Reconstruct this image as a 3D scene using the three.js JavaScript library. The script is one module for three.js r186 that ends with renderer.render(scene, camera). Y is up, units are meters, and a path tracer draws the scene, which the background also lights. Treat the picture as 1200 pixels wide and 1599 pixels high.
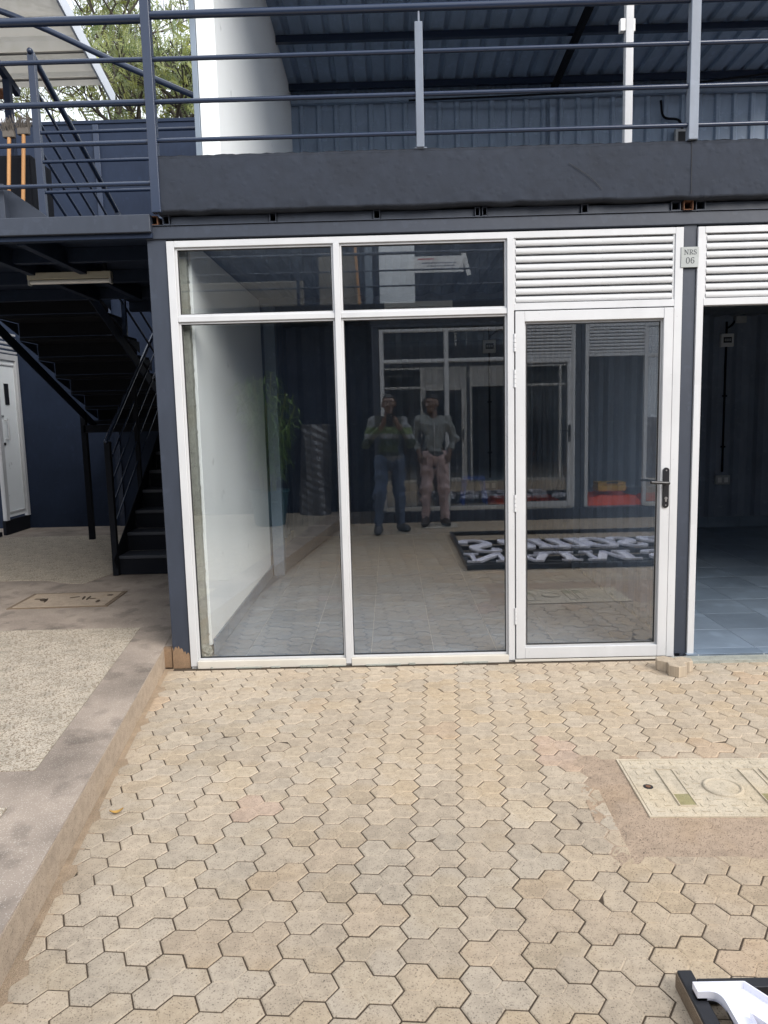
import * as THREE from 'three';
import { RoundedBoxGeometry } from 'three/addons/geometries/RoundedBoxGeometry.js';
import { mergeGeometries } from 'three/addons/utils/BufferGeometryUtils.js';
import { FontLoader } from 'three/addons/loaders/FontLoader.js';

// ---------------------------------------------------------------- camera, sky, sun, exposure
const scene = new THREE.Scene();
const camera = new THREE.PerspectiveCamera(68.44, 768 / 1024, 0.004, 400);
camera.rotation.order = 'YXZ';
camera.rotation.set(-0.1276, 0.0107, -0.0252);
camera.position.set(0, 1.4726, 4.3466);

const renderer = new THREE.WebGLRenderer({ antialias: true });
renderer.toneMapping = THREE.LinearToneMapping;
renderer.toneMappingExposure = 1.9;
renderer.shadowMap.enabled = true;
renderer.shadowMap.type = THREE.PCFSoftShadowMap;

{ // bright overcast sky: white haze, a little brighter overhead, thin cloud mottling
  const W = 512, H = 256, d = new Float32Array(W * H * 4);
  for (let j = 0; j < H; j++) for (let i = 0; i < W; i++) {
    const el = ((j + 0.5) / H - 0.5) * Math.PI, az = (i + 0.5) / W * Math.PI * 2, k = (j * W + i) * 4;
    const up = Math.max(0, Math.sin(el));
    const m = 1 + 0.05 * Math.sin(az * 3 + el * 7) * Math.cos(el * 9 - az * 2) * Math.cos(el);
    const b = (0.8 + 0.13 * up) * m;
    d[k] = b * 0.95; d[k + 1] = b * 1.01; d[k + 2] = b * 1.12; d[k + 3] = 1;
  }
  const t = new THREE.DataTexture(d, W, H, THREE.RGBAFormat, THREE.FloatType);
  t.mapping = THREE.EquirectangularReflectionMapping; t.magFilter = THREE.LinearFilter; t.needsUpdate = true;
  scene.background = t; scene.environment = t;
}
const sun = new THREE.DirectionalLight(0xfff8f0, 2.4);
sun.position.set(10, 10, 12.5); sun.target.position.set(0, 0, 1);
sun.castShadow = true; sun.shadow.radius = 70; sun.shadow.mapSize.set(2048, 2048);
Object.assign(sun.shadow.camera, { left: -9, right: 9, top: 9, bottom: -9, near: 0.5, far: 40 });
scene.add(sun, sun.target);

// ---------------------------------------------------------------- helpers
let seed = 12345;
const rnd = () => { seed = (seed + 0x6d2b79f5) | 0; let t = Math.imul(seed ^ (seed >>> 15), 1 | seed); t = (t + Math.imul(t ^ (t >>> 7), 61 | t)) ^ t; return ((t ^ (t >>> 14)) >>> 0) / 4294967296; };
const rr = (a, b) => a + (b - a) * rnd();
const clamp = (x, a = 0, b = 1) => Math.min(b, Math.max(a, x));
const sstep = (a, b, x) => { const t = clamp((x - a) / (b - a)); return t * t * (3 - 2 * t); };
const hash = (x, y, s) => { let h = Math.imul(x, 374761393) + Math.imul(y, 668265263) + Math.imul(s, 1442695041) | 0; h = Math.imul(h ^ (h >>> 13), 1274126177); return ((h ^ (h >>> 16)) >>> 0) / 4294967296; };
function vn(x, y, p, s) { // value noise, period p
  const xi = Math.floor(x), yi = Math.floor(y), fx = x - xi, fy = y - yi, m = (a) => ((a % p) + p) % p;
  const u = fx * fx * (3 - 2 * fx), v = fy * fy * (3 - 2 * fy);
  const a = hash(m(xi), m(yi), s), b = hash(m(xi + 1), m(yi), s), c = hash(m(xi), m(yi + 1), s), d = hash(m(xi + 1), m(yi + 1), s);
  return a + (b - a) * u + (c - a) * v + (a - b - c + d) * u * v;
}
function fbm(u, v, p, oct, s) { let a = 0, w = 0.5, t = 0; for (let i = 0; i < oct; i++) { a += w * vn(u * p, v * p, p, s + i); t += w; w *= 0.5; p *= 2; } return a / t; }
function worley(u, v, p, s) { // distance to nearest cell point (in cells) and that cell's id
  const x = u * p, y = v * p, xi = Math.floor(x), yi = Math.floor(y); let b = 9, b2 = 9, id = 0;
  for (let j = -1; j <= 1; j++) for (let i = -1; i <= 1; i++) {
    const cx = ((xi + i) % p + p) % p, cy = ((yi + j) % p + p) % p;
    const dx = xi + i + hash(cx, cy, s) - x, dy = yi + j + hash(cx, cy, s + 1) - y, d = dx * dx + dy * dy;
    if (d < b) { b2 = b; b = d; id = hash(cx, cy, s + 2); } else if (d < b2) b2 = d;
  }
  return [Math.sqrt(b), Math.sqrt(b2), id];
}
const toS = (c) => 255 * (c <= 0.0031308 ? 12.92 * c : 1.055 * Math.pow(c, 1 / 2.4) - 0.055);
// colour map (linear rgb in) and height map from one function (u, v) -> [r, g, b, height, rough?]
function maps(n, size, fn) {
  const c = new Uint8Array(n * n * 4), h = new Uint8Array(n * n * 4);
  for (let j = 0; j < n; j++) for (let i = 0; i < n; i++) {
    const o = fn((i + 0.5) / n, (j + 0.5) / n), k = (j * n + i) * 4;
    for (let q = 0; q < 3; q++) { c[k + q] = toS(clamp(o[q])); h[k + q] = 255 * clamp(o[3]); }
    c[k + 3] = h[k + 3] = 255;
  }
  const mk = (d, srgb) => { const t = new THREE.DataTexture(d, n, n); t.wrapS = t.wrapT = THREE.RepeatWrapping; t.magFilter = THREE.LinearFilter; t.minFilter = THREE.LinearMipmapLinearFilter; t.generateMipmaps = true; if (srgb) t.colorSpace = THREE.SRGBColorSpace; t.repeat.set(1 / size, 1 / size); t.needsUpdate = true; return t; };
  return { map: mk(c, true), bumpMap: mk(h, false) };
}
const lin = (r, g, b) => new THREE.Color().setRGB(r, g, b);
const std = (r, g, b, rough, o = {}) => new THREE.MeshStandardMaterial({ color: lin(r, g, b), roughness: rough, ...o });
const phy = (r, g, b, rough, o = {}) => new THREE.MeshPhysicalMaterial({ color: lin(r, g, b), roughness: rough, ...o });

const taken = new Map();
function numbered(n) { const k = taken.get(n) ?? 0; taken.set(n, k + 1); return k ? `${n}_${String(k).padStart(3, '0')}` : n; }
function tag(o, label, category, group) { o.userData = { ...o.userData, label, category }; if (group) o.userData.group = group; return o; }
function thing(name, label, category, pos = [0, 0, 0], turn = 0, group) {
  const g = new THREE.Group(); g.name = numbered(name); g.position.set(...pos); g.rotation.y = turn; scene.add(g);
  return tag(g, label, category, group);
}
function setting(name, label) { const g = new THREE.Group(); g.name = numbered(name); scene.add(g); g.userData = { kind: 'structure', label, category: name.replace(/_/g, ' ') }; return g; }
function flat(gs) { // to non-indexed, position + normal + uv only, so that anything merges
  return gs.map((g) => { const q = g.index ? g.toNonIndexed() : g.clone(); for (const k of Object.keys(q.attributes)) if (!['position', 'normal', 'uv'].includes(k)) q.deleteAttribute(k); if (!q.attributes.normal) q.computeVertexNormals(); if (!q.attributes.uv) q.setAttribute('uv', new THREE.BufferAttribute(new Float32Array(q.attributes.position.count * 2), 2)); return q; });
}
function metric(g, off = [0, 0]) { // uv in metres from the dominant axis of each normal
  const p = g.attributes.position, n = g.attributes.normal, uv = new Float32Array(p.count * 2);
  for (let i = 0; i < p.count; i++) {
    const ax = Math.abs(n.getX(i)), ay = Math.abs(n.getY(i)), az = Math.abs(n.getZ(i)), x = p.getX(i), y = p.getY(i), z = p.getZ(i);
    const q = ay >= ax && ay >= az ? [x, z] : ax > az ? [z, y] : [x, y];
    uv[2 * i] = q[0] + off[0]; uv[2 * i + 1] = q[1] + off[1];
  }
  g.setAttribute('uv', new THREE.BufferAttribute(uv, 2)); return g;
}
function part(name, gs, m, parent) {
  gs = flat(Array.isArray(gs) ? gs : [gs]);
  const g = metric(gs.length > 1 ? mergeGeometries(gs) : gs[0]);
  const o = new THREE.Mesh(g, m); o.name = name; parent.add(o); return o;
}
function solo(name, gs, m, label, category, group) { const o = part(numbered(name), gs, m, scene); return tag(o, label, category, group); }
// box from min/max with a small rounded edge
function bx(x0, x1, y0, y1, z0, z1, r = 0.002) {
  const w = x1 - x0, h = y1 - y0, d = z1 - z0; r = Math.min(r, w / 3, h / 3, d / 3);
  const g = r > 0.0004 ? new RoundedBoxGeometry(w, h, d, 1, r) : new THREE.BoxGeometry(w, h, d);
  return g.translate((x0 + x1) / 2, (y0 + y1) / 2, (z0 + z1) / 2);
}
const V = (x, y, z) => new THREE.Vector3(x, y, z);
function rod(a, b, r, n = 10) {
  const A = V(...a), B = V(...b), d = B.clone().sub(A);
  const g = new THREE.CylinderGeometry(r, r, d.length(), n); g.applyQuaternion(new THREE.Quaternion().setFromUnitVectors(V(0, 1, 0), d.clone().normalize())); return g.translate((A.x + B.x) / 2, (A.y + B.y) / 2, (A.z + B.z) / 2);
}
function beamBetween(a, b, w, h) { // rectangular bar, h in the vertical plane
  const A = V(...a), B = V(...b), d = B.clone().sub(A), g = new RoundedBoxGeometry(w, h, d.length(), 1, 0.003);
  const m = new THREE.Matrix4().lookAt(B, A, V(0, 1, 0)); g.applyMatrix4(m); return g.translate((A.x + B.x) / 2, (A.y + B.y) / 2, (A.z + B.z) / 2);
}
const tube = (pts, r, n = 24, k = 8) => new THREE.TubeGeometry(new THREE.CatmullRomCurve3(pts.map((p) => V(...p))), n, r, k);
// folded sheet: profile repeats along u, extruded along v; maps (u, v, height) to a point
function sheet(width, length, prof, pitch, place) {
  const us = []; for (let k = 0; k * pitch < width; k++) for (const [a, h] of prof) if (k * pitch + a * pitch <= width) us.push([k * pitch + a * pitch, h]);
  us.push([width, prof[0][1]]);
  const pos = [];
  for (let i = 0; i + 1 < us.length; i++) {
    const a = place(us[i][0], 0, us[i][1]), b = place(us[i + 1][0], 0, us[i + 1][1]), c = place(us[i + 1][0], length, us[i + 1][1]), d = place(us[i][0], length, us[i][1]);
    pos.push(...a, ...b, ...c, ...a, ...c, ...d);
  }
  const g = new THREE.BufferGeometry(); g.setAttribute('position', new THREE.Float32BufferAttribute(pos, 3)); g.computeVertexNormals(); return g;
}
const CONT = [[0, 0], [0.25, 0], [0.5, 1], [0.75, 1]];             // container wall fold
const IBR = [[0, 0], [0.62, 0], [0.72, 1], [0.9, 1]];             // roofing fold

// ---------------------------------------------------------------- surfaces
const concreteT = maps(1024, 0.6, (u, v) => {
  const big = fbm(u, v, 3, 4, 11), mid = fbm(u, v, 24, 3, 21), fine = hash(Math.floor(u * 512), Math.floor(v * 512), 5), [w, , id] = worley(u, v, 110, 31);
  const pit = id > 0.7 ? sstep(0.45, 0.22, w) * (0.3 + 2.4 * (id - 0.7)) : 0, lightg = id < 0.12 ? sstep(0.4, 0.2, w) : 0, [w2, , id2] = worley(u, v, 42, 37), pit2 = id2 > 0.94 ? sstep(0.2, 0.1, w2) : 0;
  let t = 0.76 + 0.24 * big + 0.34 * (mid - 0.5) + 0.24 * (fine - 0.5); t *= 1 - 0.46 * pit - 0.4 * pit2; t += 0.1 * lightg;
  const warm = sstep(0.45, 0.75, fbm(u + 0.3, v, 4, 3, 51));
  return [t, t * (1 - 0.03 * warm), t * (1 - 0.085 * warm), 0.62 + 0.3 * (mid - 0.5) + 0.18 * (fine - 0.5) - 0.4 * pit - 0.5 * pit2];
});
const terrazzoT = maps(1024, 0.4, (u, v) => {
  const [d, d2, id] = worley(u, v, 58, 3), edge = sstep(0.02, 0.16, d2 - d), n = fbm(u, v, 5, 4, 9);
  const tone = id < 0.14 ? [0.34, 0.28, 0.22] : id < 0.34 ? [0.52, 0.46, 0.38] : id < 0.62 ? [0.68, 0.62, 0.53] : [0.78, 0.73, 0.65];
  const gap = [0.36, 0.31, 0.25], m = 0.8 + 0.4 * (n - 0.5);
  return [0, 1, 2].map((q) => (gap[q] + (tone[q] - gap[q]) * edge) * m).concat(0.3 + 0.6 * edge);
});
const brownT = maps(1024, 0.9, (u, v) => {
  const [d, d2, id] = worley(u, v, 170, 6), chip = id > 0.8 && d < 0.4 ? sstep(0.4, 0.2, d) : 0, n = fbm(u, v, 4, 5, 19), f = hash(Math.floor(u * 600), Math.floor(v * 600), 8);
  const st = sstep(0.52, 0.7, fbm(u + 0.4, v + 0.2, 7, 5, 29)), b = 0.76 + 0.7 * (n - 0.5) + 0.16 * (f - 0.5) - 0.22 * st;
  return [0.4 * b + 0.2 * chip, 0.33 * b + 0.2 * chip, 0.27 * b + 0.18 * chip, 0.5 + 0.3 * (f - 0.5) + 0.2 * chip];
});
const plasterT = maps(1024, 1.4, (u, v) => {
  const a = fbm(u, v, 6, 5, 61), b = fbm(u, v, 40, 4, 71), r = Math.abs(fbm(u, v, 14, 4, 81) - 0.5) * 2, [d, , id] = worley(u, v, 40, 91), lump = id > 0.7 ? sstep(0.5, 0.1, d) : 0;
  const spot = hash(Math.floor(u * 420), Math.floor(v * 420), 99) > 0.9994 ? 0.35 : 0;
  const t = 0.85 + 0.35 * (a - 0.5) + 0.25 * (b - 0.5) + spot * 4;
  return [t * 0.95, t * 0.98, t, 0.4 * b + 0.3 * (1 - r) + 0.25 * lump];
});
const paintT = maps(512, 1.1, (u, v) => {
  const a = fbm(u, v, 4, 5, 101), b = fbm(u, v, 32, 3, 111), s = fbm(u, v * 0.25, 48, 2, 121);
  const chip = sstep(0.72, 0.76, fbm(u, v, 20, 4, 131)) * 0.5, t = 0.86 + 0.3 * (a - 0.5) + 0.12 * (s - 0.5);
  return [t + chip * 0.5, t + chip * 0.45, t + chip * 0.35, 0.5 + 0.4 * (b - 0.5) - 0.2 * chip];
});
const tileT = maps(1024, 1.9, (u, v) => {
  const a = fbm(u, v, 5, 5, 141), b = fbm(u, v, 60, 3, 151), streak = fbm(u * 0.35, v, 18, 4, 161), dust = sstep(0.6, 0.85, fbm(u, v, 9, 5, 171));
  const t = 0.78 + 0.34 * (a - 0.5) + 0.18 * (streak - 0.5) + 0.1 * (b - 0.5) + 0.3 * dust;
  return [t, t, t, 0.5 + 0.4 * (b - 0.5)];
});
const whiteT = maps(512, 2.2, (u, v) => {
  const a = fbm(u, v, 3, 5, 181), [d, , id] = worley(u, v, 14, 191), scuff = id > 0.9 && d < 0.3 ? sstep(0.62, 0.75, fbm(u, v, 40, 3, 4)) * 0.2 : 0;
  const t = 0.93 + 0.09 * (a - 0.5) - scuff; return [t, t, t * 0.99, 0.5 + 0.3 * (a - 0.5)];
});
const sandT = maps(512, 0.5, (u, v) => { const f = hash(Math.floor(u * 300), Math.floor(v * 300), 201), a = fbm(u, v, 8, 4, 211), t = 0.7 + 0.4 * (a - 0.5) + 0.3 * (f - 0.5); return [t, t * 0.96, t * 0.9, f]; });

const aluT = maps(512, 0.8, (u, v) => { // powder coat with faint smears, drips and grit
  const a = fbm(u, v * 0.3, 12, 4, 221), b = fbm(u, v, 5, 4, 231), [d, , id] = worley(u, v, 60, 241), spot = id > 0.985 ? sstep(0.25, 0.1, d) * 0.25 : 0;
  const t = 0.95 + 0.12 * (a - 0.5) + 0.1 * (b - 0.5) - spot; return [t, t * 0.995, t * 0.985, 0.5];
});
const M = {
  navy: phy(0.016, 0.026, 0.052, 0.6, { specularIntensity: 0.4, ...paintT, bumpScale: 0.0006 }),
  steel: std(0.033, 0.042, 0.062, 0.5, { ...paintT, bumpScale: 0.0012 }),
  rail: phy(0.02, 0.031, 0.06, 0.22, {}),
  greyPost: std(0.16, 0.19, 0.24, 0.45, { ...paintT, bumpScale: 0.001 }),
  tread: std(0.035, 0.04, 0.052, 0.5, { ...paintT, bumpScale: 0.0008 }),
  black: phy(0.008, 0.0095, 0.014, 0.8, { specularIntensity: 0.35, ...paintT, bumpScale: 0.0008 }),
  beam: std(0.02, 0.026, 0.04, 0.88, { ...plasterT, bumpScale: 0.0035 }),
  alu: phy(0.545, 0.555, 0.57, 0.4, { clearcoat: 0.2, clearcoatRoughness: 0.3, map: aluT.map }),
  aluDusty: std(0.58, 0.55, 0.49, 0.6, { map: aluT.map }),
  aluBack: std(0.5, 0.5, 0.49, 0.5),
  gasket: std(0.012, 0.012, 0.013, 0.6),
  glass: phy(0.99, 1.0, 1.0, 0, { transmission: 1, thickness: 0, ior: 2.25 }),
  white: std(0.88, 0.92, 0.94, 0.7, { ...whiteT, bumpScale: 0.001 }),
  cement: std(0.33, 0.34, 0.3, 0.9, { map: concreteT.map, bumpMap: concreteT.bumpMap, bumpScale: 0.003 }),
  wallDark: std(0.24, 0.285, 0.36, 0.55, { ...paintT, bumpScale: 0.001 }),
  ceilGrey: std(0.22, 0.24, 0.265, 0.6, { ...paintT, bumpScale: 0.001 }),
  stripe: std(0.22, 0.27, 0.33, 0.5, { ...paintT, bumpScale: 0.001 }),
  tile: [0, 1, 2].map((k) => std(0.21 + 0.015 * k, 0.27 + 0.015 * k, 0.345 + 0.015 * k, 0.35, { map: tileT.map, bumpMap: tileT.bumpMap, bumpScale: 0.0006 })),
  grout: std(0.5, 0.51, 0.52, 0.9),
  sand: std(0.52, 0.41, 0.3, 0.95, { ...sandT, bumpScale: 0.003 }),
  joint: std(0.095, 0.07, 0.048, 0.95, { ...sandT, bumpScale: 0.002 }),
  sandDark: std(0.1, 0.07, 0.047, 0.95, { ...sandT, bumpScale: 0.003 }),
  terrazzo: std(0.95, 0.905, 0.83, 0.62, { ...terrazzoT, bumpScale: 0.003 }),
  brown: std(1, 1, 1, 0.6, { ...brownT, bumpScale: 0.0015 }),
  kerb: std(0.43, 0.345, 0.26, 0.85, { map: concreteT.map, bumpMap: concreteT.bumpMap, bumpScale: 0.002 }),
  cover: std(0.56, 0.48, 0.36, 0.75, { map: concreteT.map, bumpMap: concreteT.bumpMap, bumpScale: 0.0012 }),
  surround: std(0.42, 0.315, 0.225, 0.92, { map: concreteT.map, bumpMap: concreteT.bumpMap, bumpScale: 0.006 }),
  plastic: std(0.75, 0.75, 0.73, 0.4),
  plasticGrey: std(0.42, 0.43, 0.43, 0.45),
  hardware: std(0.014, 0.014, 0.016, 0.3),
  chrome: std(0.6, 0.6, 0.6, 0.3, { metalness: 1 }),
  rust: std(0.24, 0.12, 0.07, 0.9, { ...sandT, bumpScale: 0.003 }),
  letter: std(0.84, 0.84, 0.92, 0.35),
  signFrame: std(0.02, 0.021, 0.026, 0.55, { ...paintT, bumpScale: 0.001 }),
  dusty: std(0.26, 0.2, 0.145, 0.85, { ...sandT, bumpScale: 0.001 }),
  roofDark: std(0.32, 0.41, 0.54, 0.45, { ...paintT, bumpScale: 0.0008 }),
  cream: phy(0.66, 0.62, 0.54, 0.9, { transmission: 0.3, thickness: 0, side: THREE.DoubleSide }),
  peach: std(0.55, 0.33, 0.2, 0.85, { ...plasterT, bumpScale: 0.002 }),
  timber: std(0.5, 0.25, 0.09, 0.6),
  bristle: std(0.16, 0.14, 0.12, 0.95),
};
const pavTone = [[0.44, 0.37, 0.286], [0.46, 0.39, 0.305], [0.42, 0.355, 0.277], [0.445, 0.384, 0.308], [0.455, 0.375, 0.28], [0.43, 0.353, 0.267], [0.455, 0.352, 0.277], [0.415, 0.36, 0.289], [0.395, 0.335, 0.262], [0.475, 0.408, 0.322], [0.46, 0.36, 0.262]]
  .map(([r, g, b]) => std(r * 1.03, g * 1.0, b * 0.955, 0.88, { vertexColors: true, map: concreteT.map, bumpMap: concreteT.bumpMap, bumpScale: 0.0022 }));

// ---------------------------------------------------------------- ground, paving, raised walkway
const kerbX = (z) => -1.382 + 0.125 * z;               // right edge of the raised walkway
{
  const g = new THREE.PlaneGeometry(240, 240, 1, 1).rotateX(-Math.PI / 2).translate(0, -0.03, 0);
  const o = part('ground', g, M.sandDark, scene); o.userData = { kind: 'structure' };
}
const pavement = setting('pavement', 'beige interlocking three-lobed concrete pavers across the yard');
part('sand_bed', bx(-3, 7, -0.029, -0.0034, 0.0, 6.2, 0), M.joint, pavement);
{ // sand and mortar that fills the ragged edge along the kerb
  const s = new THREE.Shape(), n = 60, a = [];
  for (let i = 0; i <= n; i++) { const z = 6 * i / n; a.push([kerbX(z) + 0.035 + 0.025 * vn(i * 0.9, 3, 400, 7) + 0.02 * vn(i * 2.7, 1, 400, 9), z]); }
  s.moveTo(kerbX(0) - 0.02, 0); a.forEach(([x, z]) => s.lineTo(x, z)); s.lineTo(kerbX(6) - 0.02, 6);
  part('edge_mortar', new THREE.ShapeGeometry(s).rotateX(Math.PI / 2).scale(1, 1, 1).translate(0, -0.0022, 0), M.sand, pavement);
}
{
  const s = 0.0567, h = Math.sqrt(3) * s, rot = 0.078, c = Math.cos(rot), sn = Math.sin(rot);
  const toW = (a, b) => [0.493 + a * c - b * sn, 2.121 + a * sn + b * c];   // lattice (x along the rows, z towards the camera) to world; origin at one far-right lobe
  const hexAt = [[1, 0], [0.5, 0.866], [-0.5, 0.866], [-1, 0], [-0.5, -0.866], [0.5, -0.866]].map(([x, y]) => [x * s, y * s]);
  const LOBES = { A: [[-1.5 * s, h / 2], [0, 0], [0, h]], B: [[0, 0], [0, h], [1.5 * s, h / 2]] };
  // one lobe as a chamfered prism: outer edges stand back from the joint, inner edges meet their neighbour in a shallow groove
  function lobe(poly, gaps, chamf, edgeY, skirt, out, uvo) {
    const n = poly.length, line = (i, d) => { const a = poly[i], b = poly[(i + 1) % n], dx = b[0] - a[0], dy = b[1] - a[1], l = Math.hypot(dx, dy) || 1e-6; return [a[0] - dy / l * d, a[1] + dx / l * d, dx / l, dy / l]; };
    const meet = (p, q) => { const det = p[2] * q[3] - p[3] * q[2]; if (Math.abs(det) < 1e-4) return [q[0], q[1]]; const t = ((q[0] - p[0]) * q[3] - (q[1] - p[1]) * q[2]) / det; return [p[0] + p[2] * t, p[1] + p[3] * t]; };
    const ring = [], top = [];
    for (let i = 0; i < n; i++) {
      const j = (i + n - 1) % n;
      ring.push([...meet(line(j, gaps[j]), line(i, gaps[i])), gaps[i] > 0 || gaps[j] > 0 ? -edgeY : -edgeY * 0.35]);
      top.push([...meet(line(j, gaps[j] + chamf), line(i, gaps[i] + chamf)), 0]);
    }
    const cx = top.reduce((a, p) => a + p[0], 0) / n, cy = top.reduce((a, p) => a + p[1], 0) / n;
    const tri = (a, b, d, wear = 1) => { for (const p of [a, b, d]) { out.pos.push(p[0], p[2], p[1]); out.uv.push(p[0] + uvo[0], p[1] + uvo[1]); out.col.push(wear, wear, wear); } };
    for (let i = 0; i < n; i++) {
      const k = (i + 1) % n;
      tri([cx, cy, 0], top[k], top[i]); tri(top[i], top[k], ring[k], 1.05); tri(top[i], ring[k], ring[i], 1.05);
      if (gaps[i] > 0) { const a = [ring[i][0], ring[i][1], -skirt], b = [ring[k][0], ring[k][1], -skirt]; tri(ring[i], ring[k], b); tri(ring[i], b, a); }
    }
  }
  const geo = (o) => { const g = new THREE.BufferGeometry(); g.setAttribute('position', new THREE.Float32BufferAttribute(o.pos, 3)); g.setAttribute('uv', new THREE.Float32BufferAttribute(o.uv, 2)); g.setAttribute('color', new THREE.Float32BufferAttribute(o.col, 3)); g.computeVertexNormals(); return g; };
  const same = (p, q) => Math.hypot(p[0] - q[0], p[1] - q[1]) < 0.2 * s;
  function paverGeo(kind, uvo, groove, skirt = 0.03) {
    const o = { pos: [], uv: [], col: [] }, L = LOBES[kind];
    for (const [x, z] of L) {
      const poly = hexAt.map(([a, b]) => [a + x, b + z]);
      const gaps = poly.map((p, i) => { const q = poly[(i + 1) % 6], m = [p[0] + q[0] - x, p[1] + q[1] - z]; return L.some((w) => same(w, m)) ? 0 : 0.0023; });
      lobe(poly, gaps, groove, 0.0026, skirt, o, uvo);
    }
    return geo(o);
  }
  var loosePaverGeo = paverGeo('B', [0.3, 0.7], 0.0035, 0.06);
  const VAR = { A: [], B: [] };
  for (const k of ['A', 'B']) for (let i = 0; i < 8; i++) VAR[k].push(paverGeo(k, [rnd() * 9, rnd() * 9], i % 2 ? 0.0028 : 0.0038));
  // keep-out: kerb on the left, shopfront behind, concrete surround of the cover, plinth in front of the other row
  const R = { x0: 0.8, x1: 2.75, z0: 1.305, z1: 2.0, t: 0.03 };
  const loc = (x, z) => { const dx = x - R.x0, dz = z - R.z0; return [dx * Math.cos(R.t) + dz * Math.sin(R.t), -dx * Math.sin(R.t) + dz * Math.cos(R.t)]; };
  const Wd = R.x1 - R.x0, Hd = R.z1 - R.z0;
  function cuts(x, z) { // half-planes [nx, nz, d] (keep n.p <= d) for a lobe centred here; null = drop it
    const kx = kerbX(z) + 0.022; if (x < kx - 0.015 || z < 0.012 || z > 5.93) return null;
    const r = [];
    if (x < kx + s * 1.1) r.push([-1, 0.125, -(kx - 0.125 * z) + 0]);
    if (z < 0.1) r.push([0, -1, -0.045]);
    if (z > 5.8) r.push([0, 1, 5.9]);
    const [lx, lz] = loc(x, z);
    if (lx > -s * 1.1 && lz > -s && lz < Hd + s && lx < Wd + s) {
      if (lx > 0 && lz > 0 && lz < Hd && lx < Wd) return null;
      const ct = Math.cos(R.t), st = Math.sin(R.t);
      if (lz <= 0) r.push([-st, ct, -st * R.x0 + ct * R.z0 - 0.004]);
      else if (lz >= Hd) r.push([st, -ct, st * R.x0 - ct * R.z0 - Hd - 0.004]);
      else if (lx <= 0) r.push([ct, st, ct * R.x0 + st * R.z0 - 0.006]);
    }
    return r;
  }
  const clip = (poly, [nx, nz, d]) => { const o = []; for (let i = 0; i < poly.length; i++) { const a = poly[i], b = poly[(i + 1) % poly.length], da = nx * a[0] + nz * a[1] - d, db = nx * b[0] + nz * b[1] - d; if (da <= 0) o.push(a); if (da * db < 0) { const t = da / (da - db); o.push([a[0] + (b[0] - a[0]) * t, a[1] + (b[1] - a[1]) * t]); } } return o; };
  const all = [];
  for (let j = -12; j < 16; j++) for (let i = -20; i < 32; i++) for (const kind of ['A', 'B']) {
    const a = i * 3 * s, b = j * 3 * h + (kind === 'B' ? 1.5 * h : 0), ox = kind === 'B' ? -1.5 * s : 0;
    // A: left lobe plus two right lobes; B beneath it: two left lobes plus one right
    const L = LOBES[kind].map(([x, z]) => [a + x + ox, b + z]);
    const w = L.map(([x, z]) => toW(x, z)), cut = w.map(([x, z]) => cuts(x, z));
    if (cut.every((q) => q === null)) continue;
    const [px, pz] = toW(a + ox, b), cx = w.reduce((t, p) => t + p[0], 0) / 3, cz = w.reduce((t, p) => t + p[1], 0) / 3;
    if (cx > 6.6) continue;
    const dx = cx, dz = camera.position.z - cz, vis = dz > 1.5 && Math.abs(dx + 0.02) < 0.53 * (dz * 0.99 + 0.2) + 0.1;
    all.push({ kind, px, pz, cx, cz, w, cut, whole: cut.every((q) => q && q.length === 0), vis, near: dx * dx + dz * dz });
  }
  const tone = (x, z) => {
    const odd = rnd(); if (odd < 0.025) return 8; if (odd > 0.96) return 9; if (odd > 0.94) return 10;
    if (Math.hypot(x - 0.68, (z - 1.17) * 1.2) < 0.17) return 6;
    if (Math.hypot(x + 0.53, z - 1.62) < 0.09) return 6;
    const q = vn(x * 1.4 + 30, z * 1.4 + 30, 4000, 3), t = rnd();
    if (x < -0.55 + 0.4 * (rnd() - 0.5)) return t < 0.5 ? 3 : t < 0.75 ? 1 : 7;
    if (x > 0.5 && z > 1.9) return t < 0.4 ? 5 : t < 0.75 ? 4 : 0;
    return q > 0.6 ? (t < 0.5 ? 4 : t < 0.8 ? 1 : 0) : q > 0.38 ? (t < 0.5 ? 0 : t < 0.8 ? 3 : 2) : (t < 0.4 ? 2 : t < 0.7 ? 7 : 5);
  };
  const shown = all.filter((p) => p.vis).sort((a, b) => a.near - b.near).slice(0, 300), set = new Set(shown);
  const rest = { A: [], B: [] }, restCut = { pos: [], uv: [], col: [] };
  let n = 0;
  for (const p of all) {
    const y = rr(-0.0006, 0.0009), tx = rr(-0.006, 0.006), tz = rr(-0.006, 0.006), turn = -rot + rr(-0.008, 0.008);
    if (p.whole && set.has(p) && rnd() < 0.045) { const i = Math.floor(rnd() * 3), a = Math.PI / 3 * Math.floor(rnd() * 6) + rr(-0.3, 0.3) + rot, nx = Math.cos(a), nz = Math.sin(a), [cx, cz] = p.w[i]; p.cut = p.cut.map((q, k) => (k === i ? [[nx, nz, nx * cx + nz * cz + s * rr(0.68, 0.84)]] : [])); p.whole = false; }
    if (p.whole) {
      if (set.has(p)) {
        const o = new THREE.Mesh(VAR[p.kind][Math.floor(rnd() * 8)], pavTone[tone(p.cx, p.cz)]);
        o.position.set(p.px, y, p.pz); o.rotation.set(tx, turn, tz); o.name = n ? `paver_${String(n).padStart(3, '0')}` : 'paver'; n++; pavement.add(o);
      } else rest[p.kind].push([p.px, y, p.pz, tx, turn, tz, tone(p.cx, p.cz)]);
      continue;
    }
    const o = set.has(p) ? { pos: [], uv: [], col: [] } : restCut, uvo = [rnd() * 5, rnd() * 5];
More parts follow.
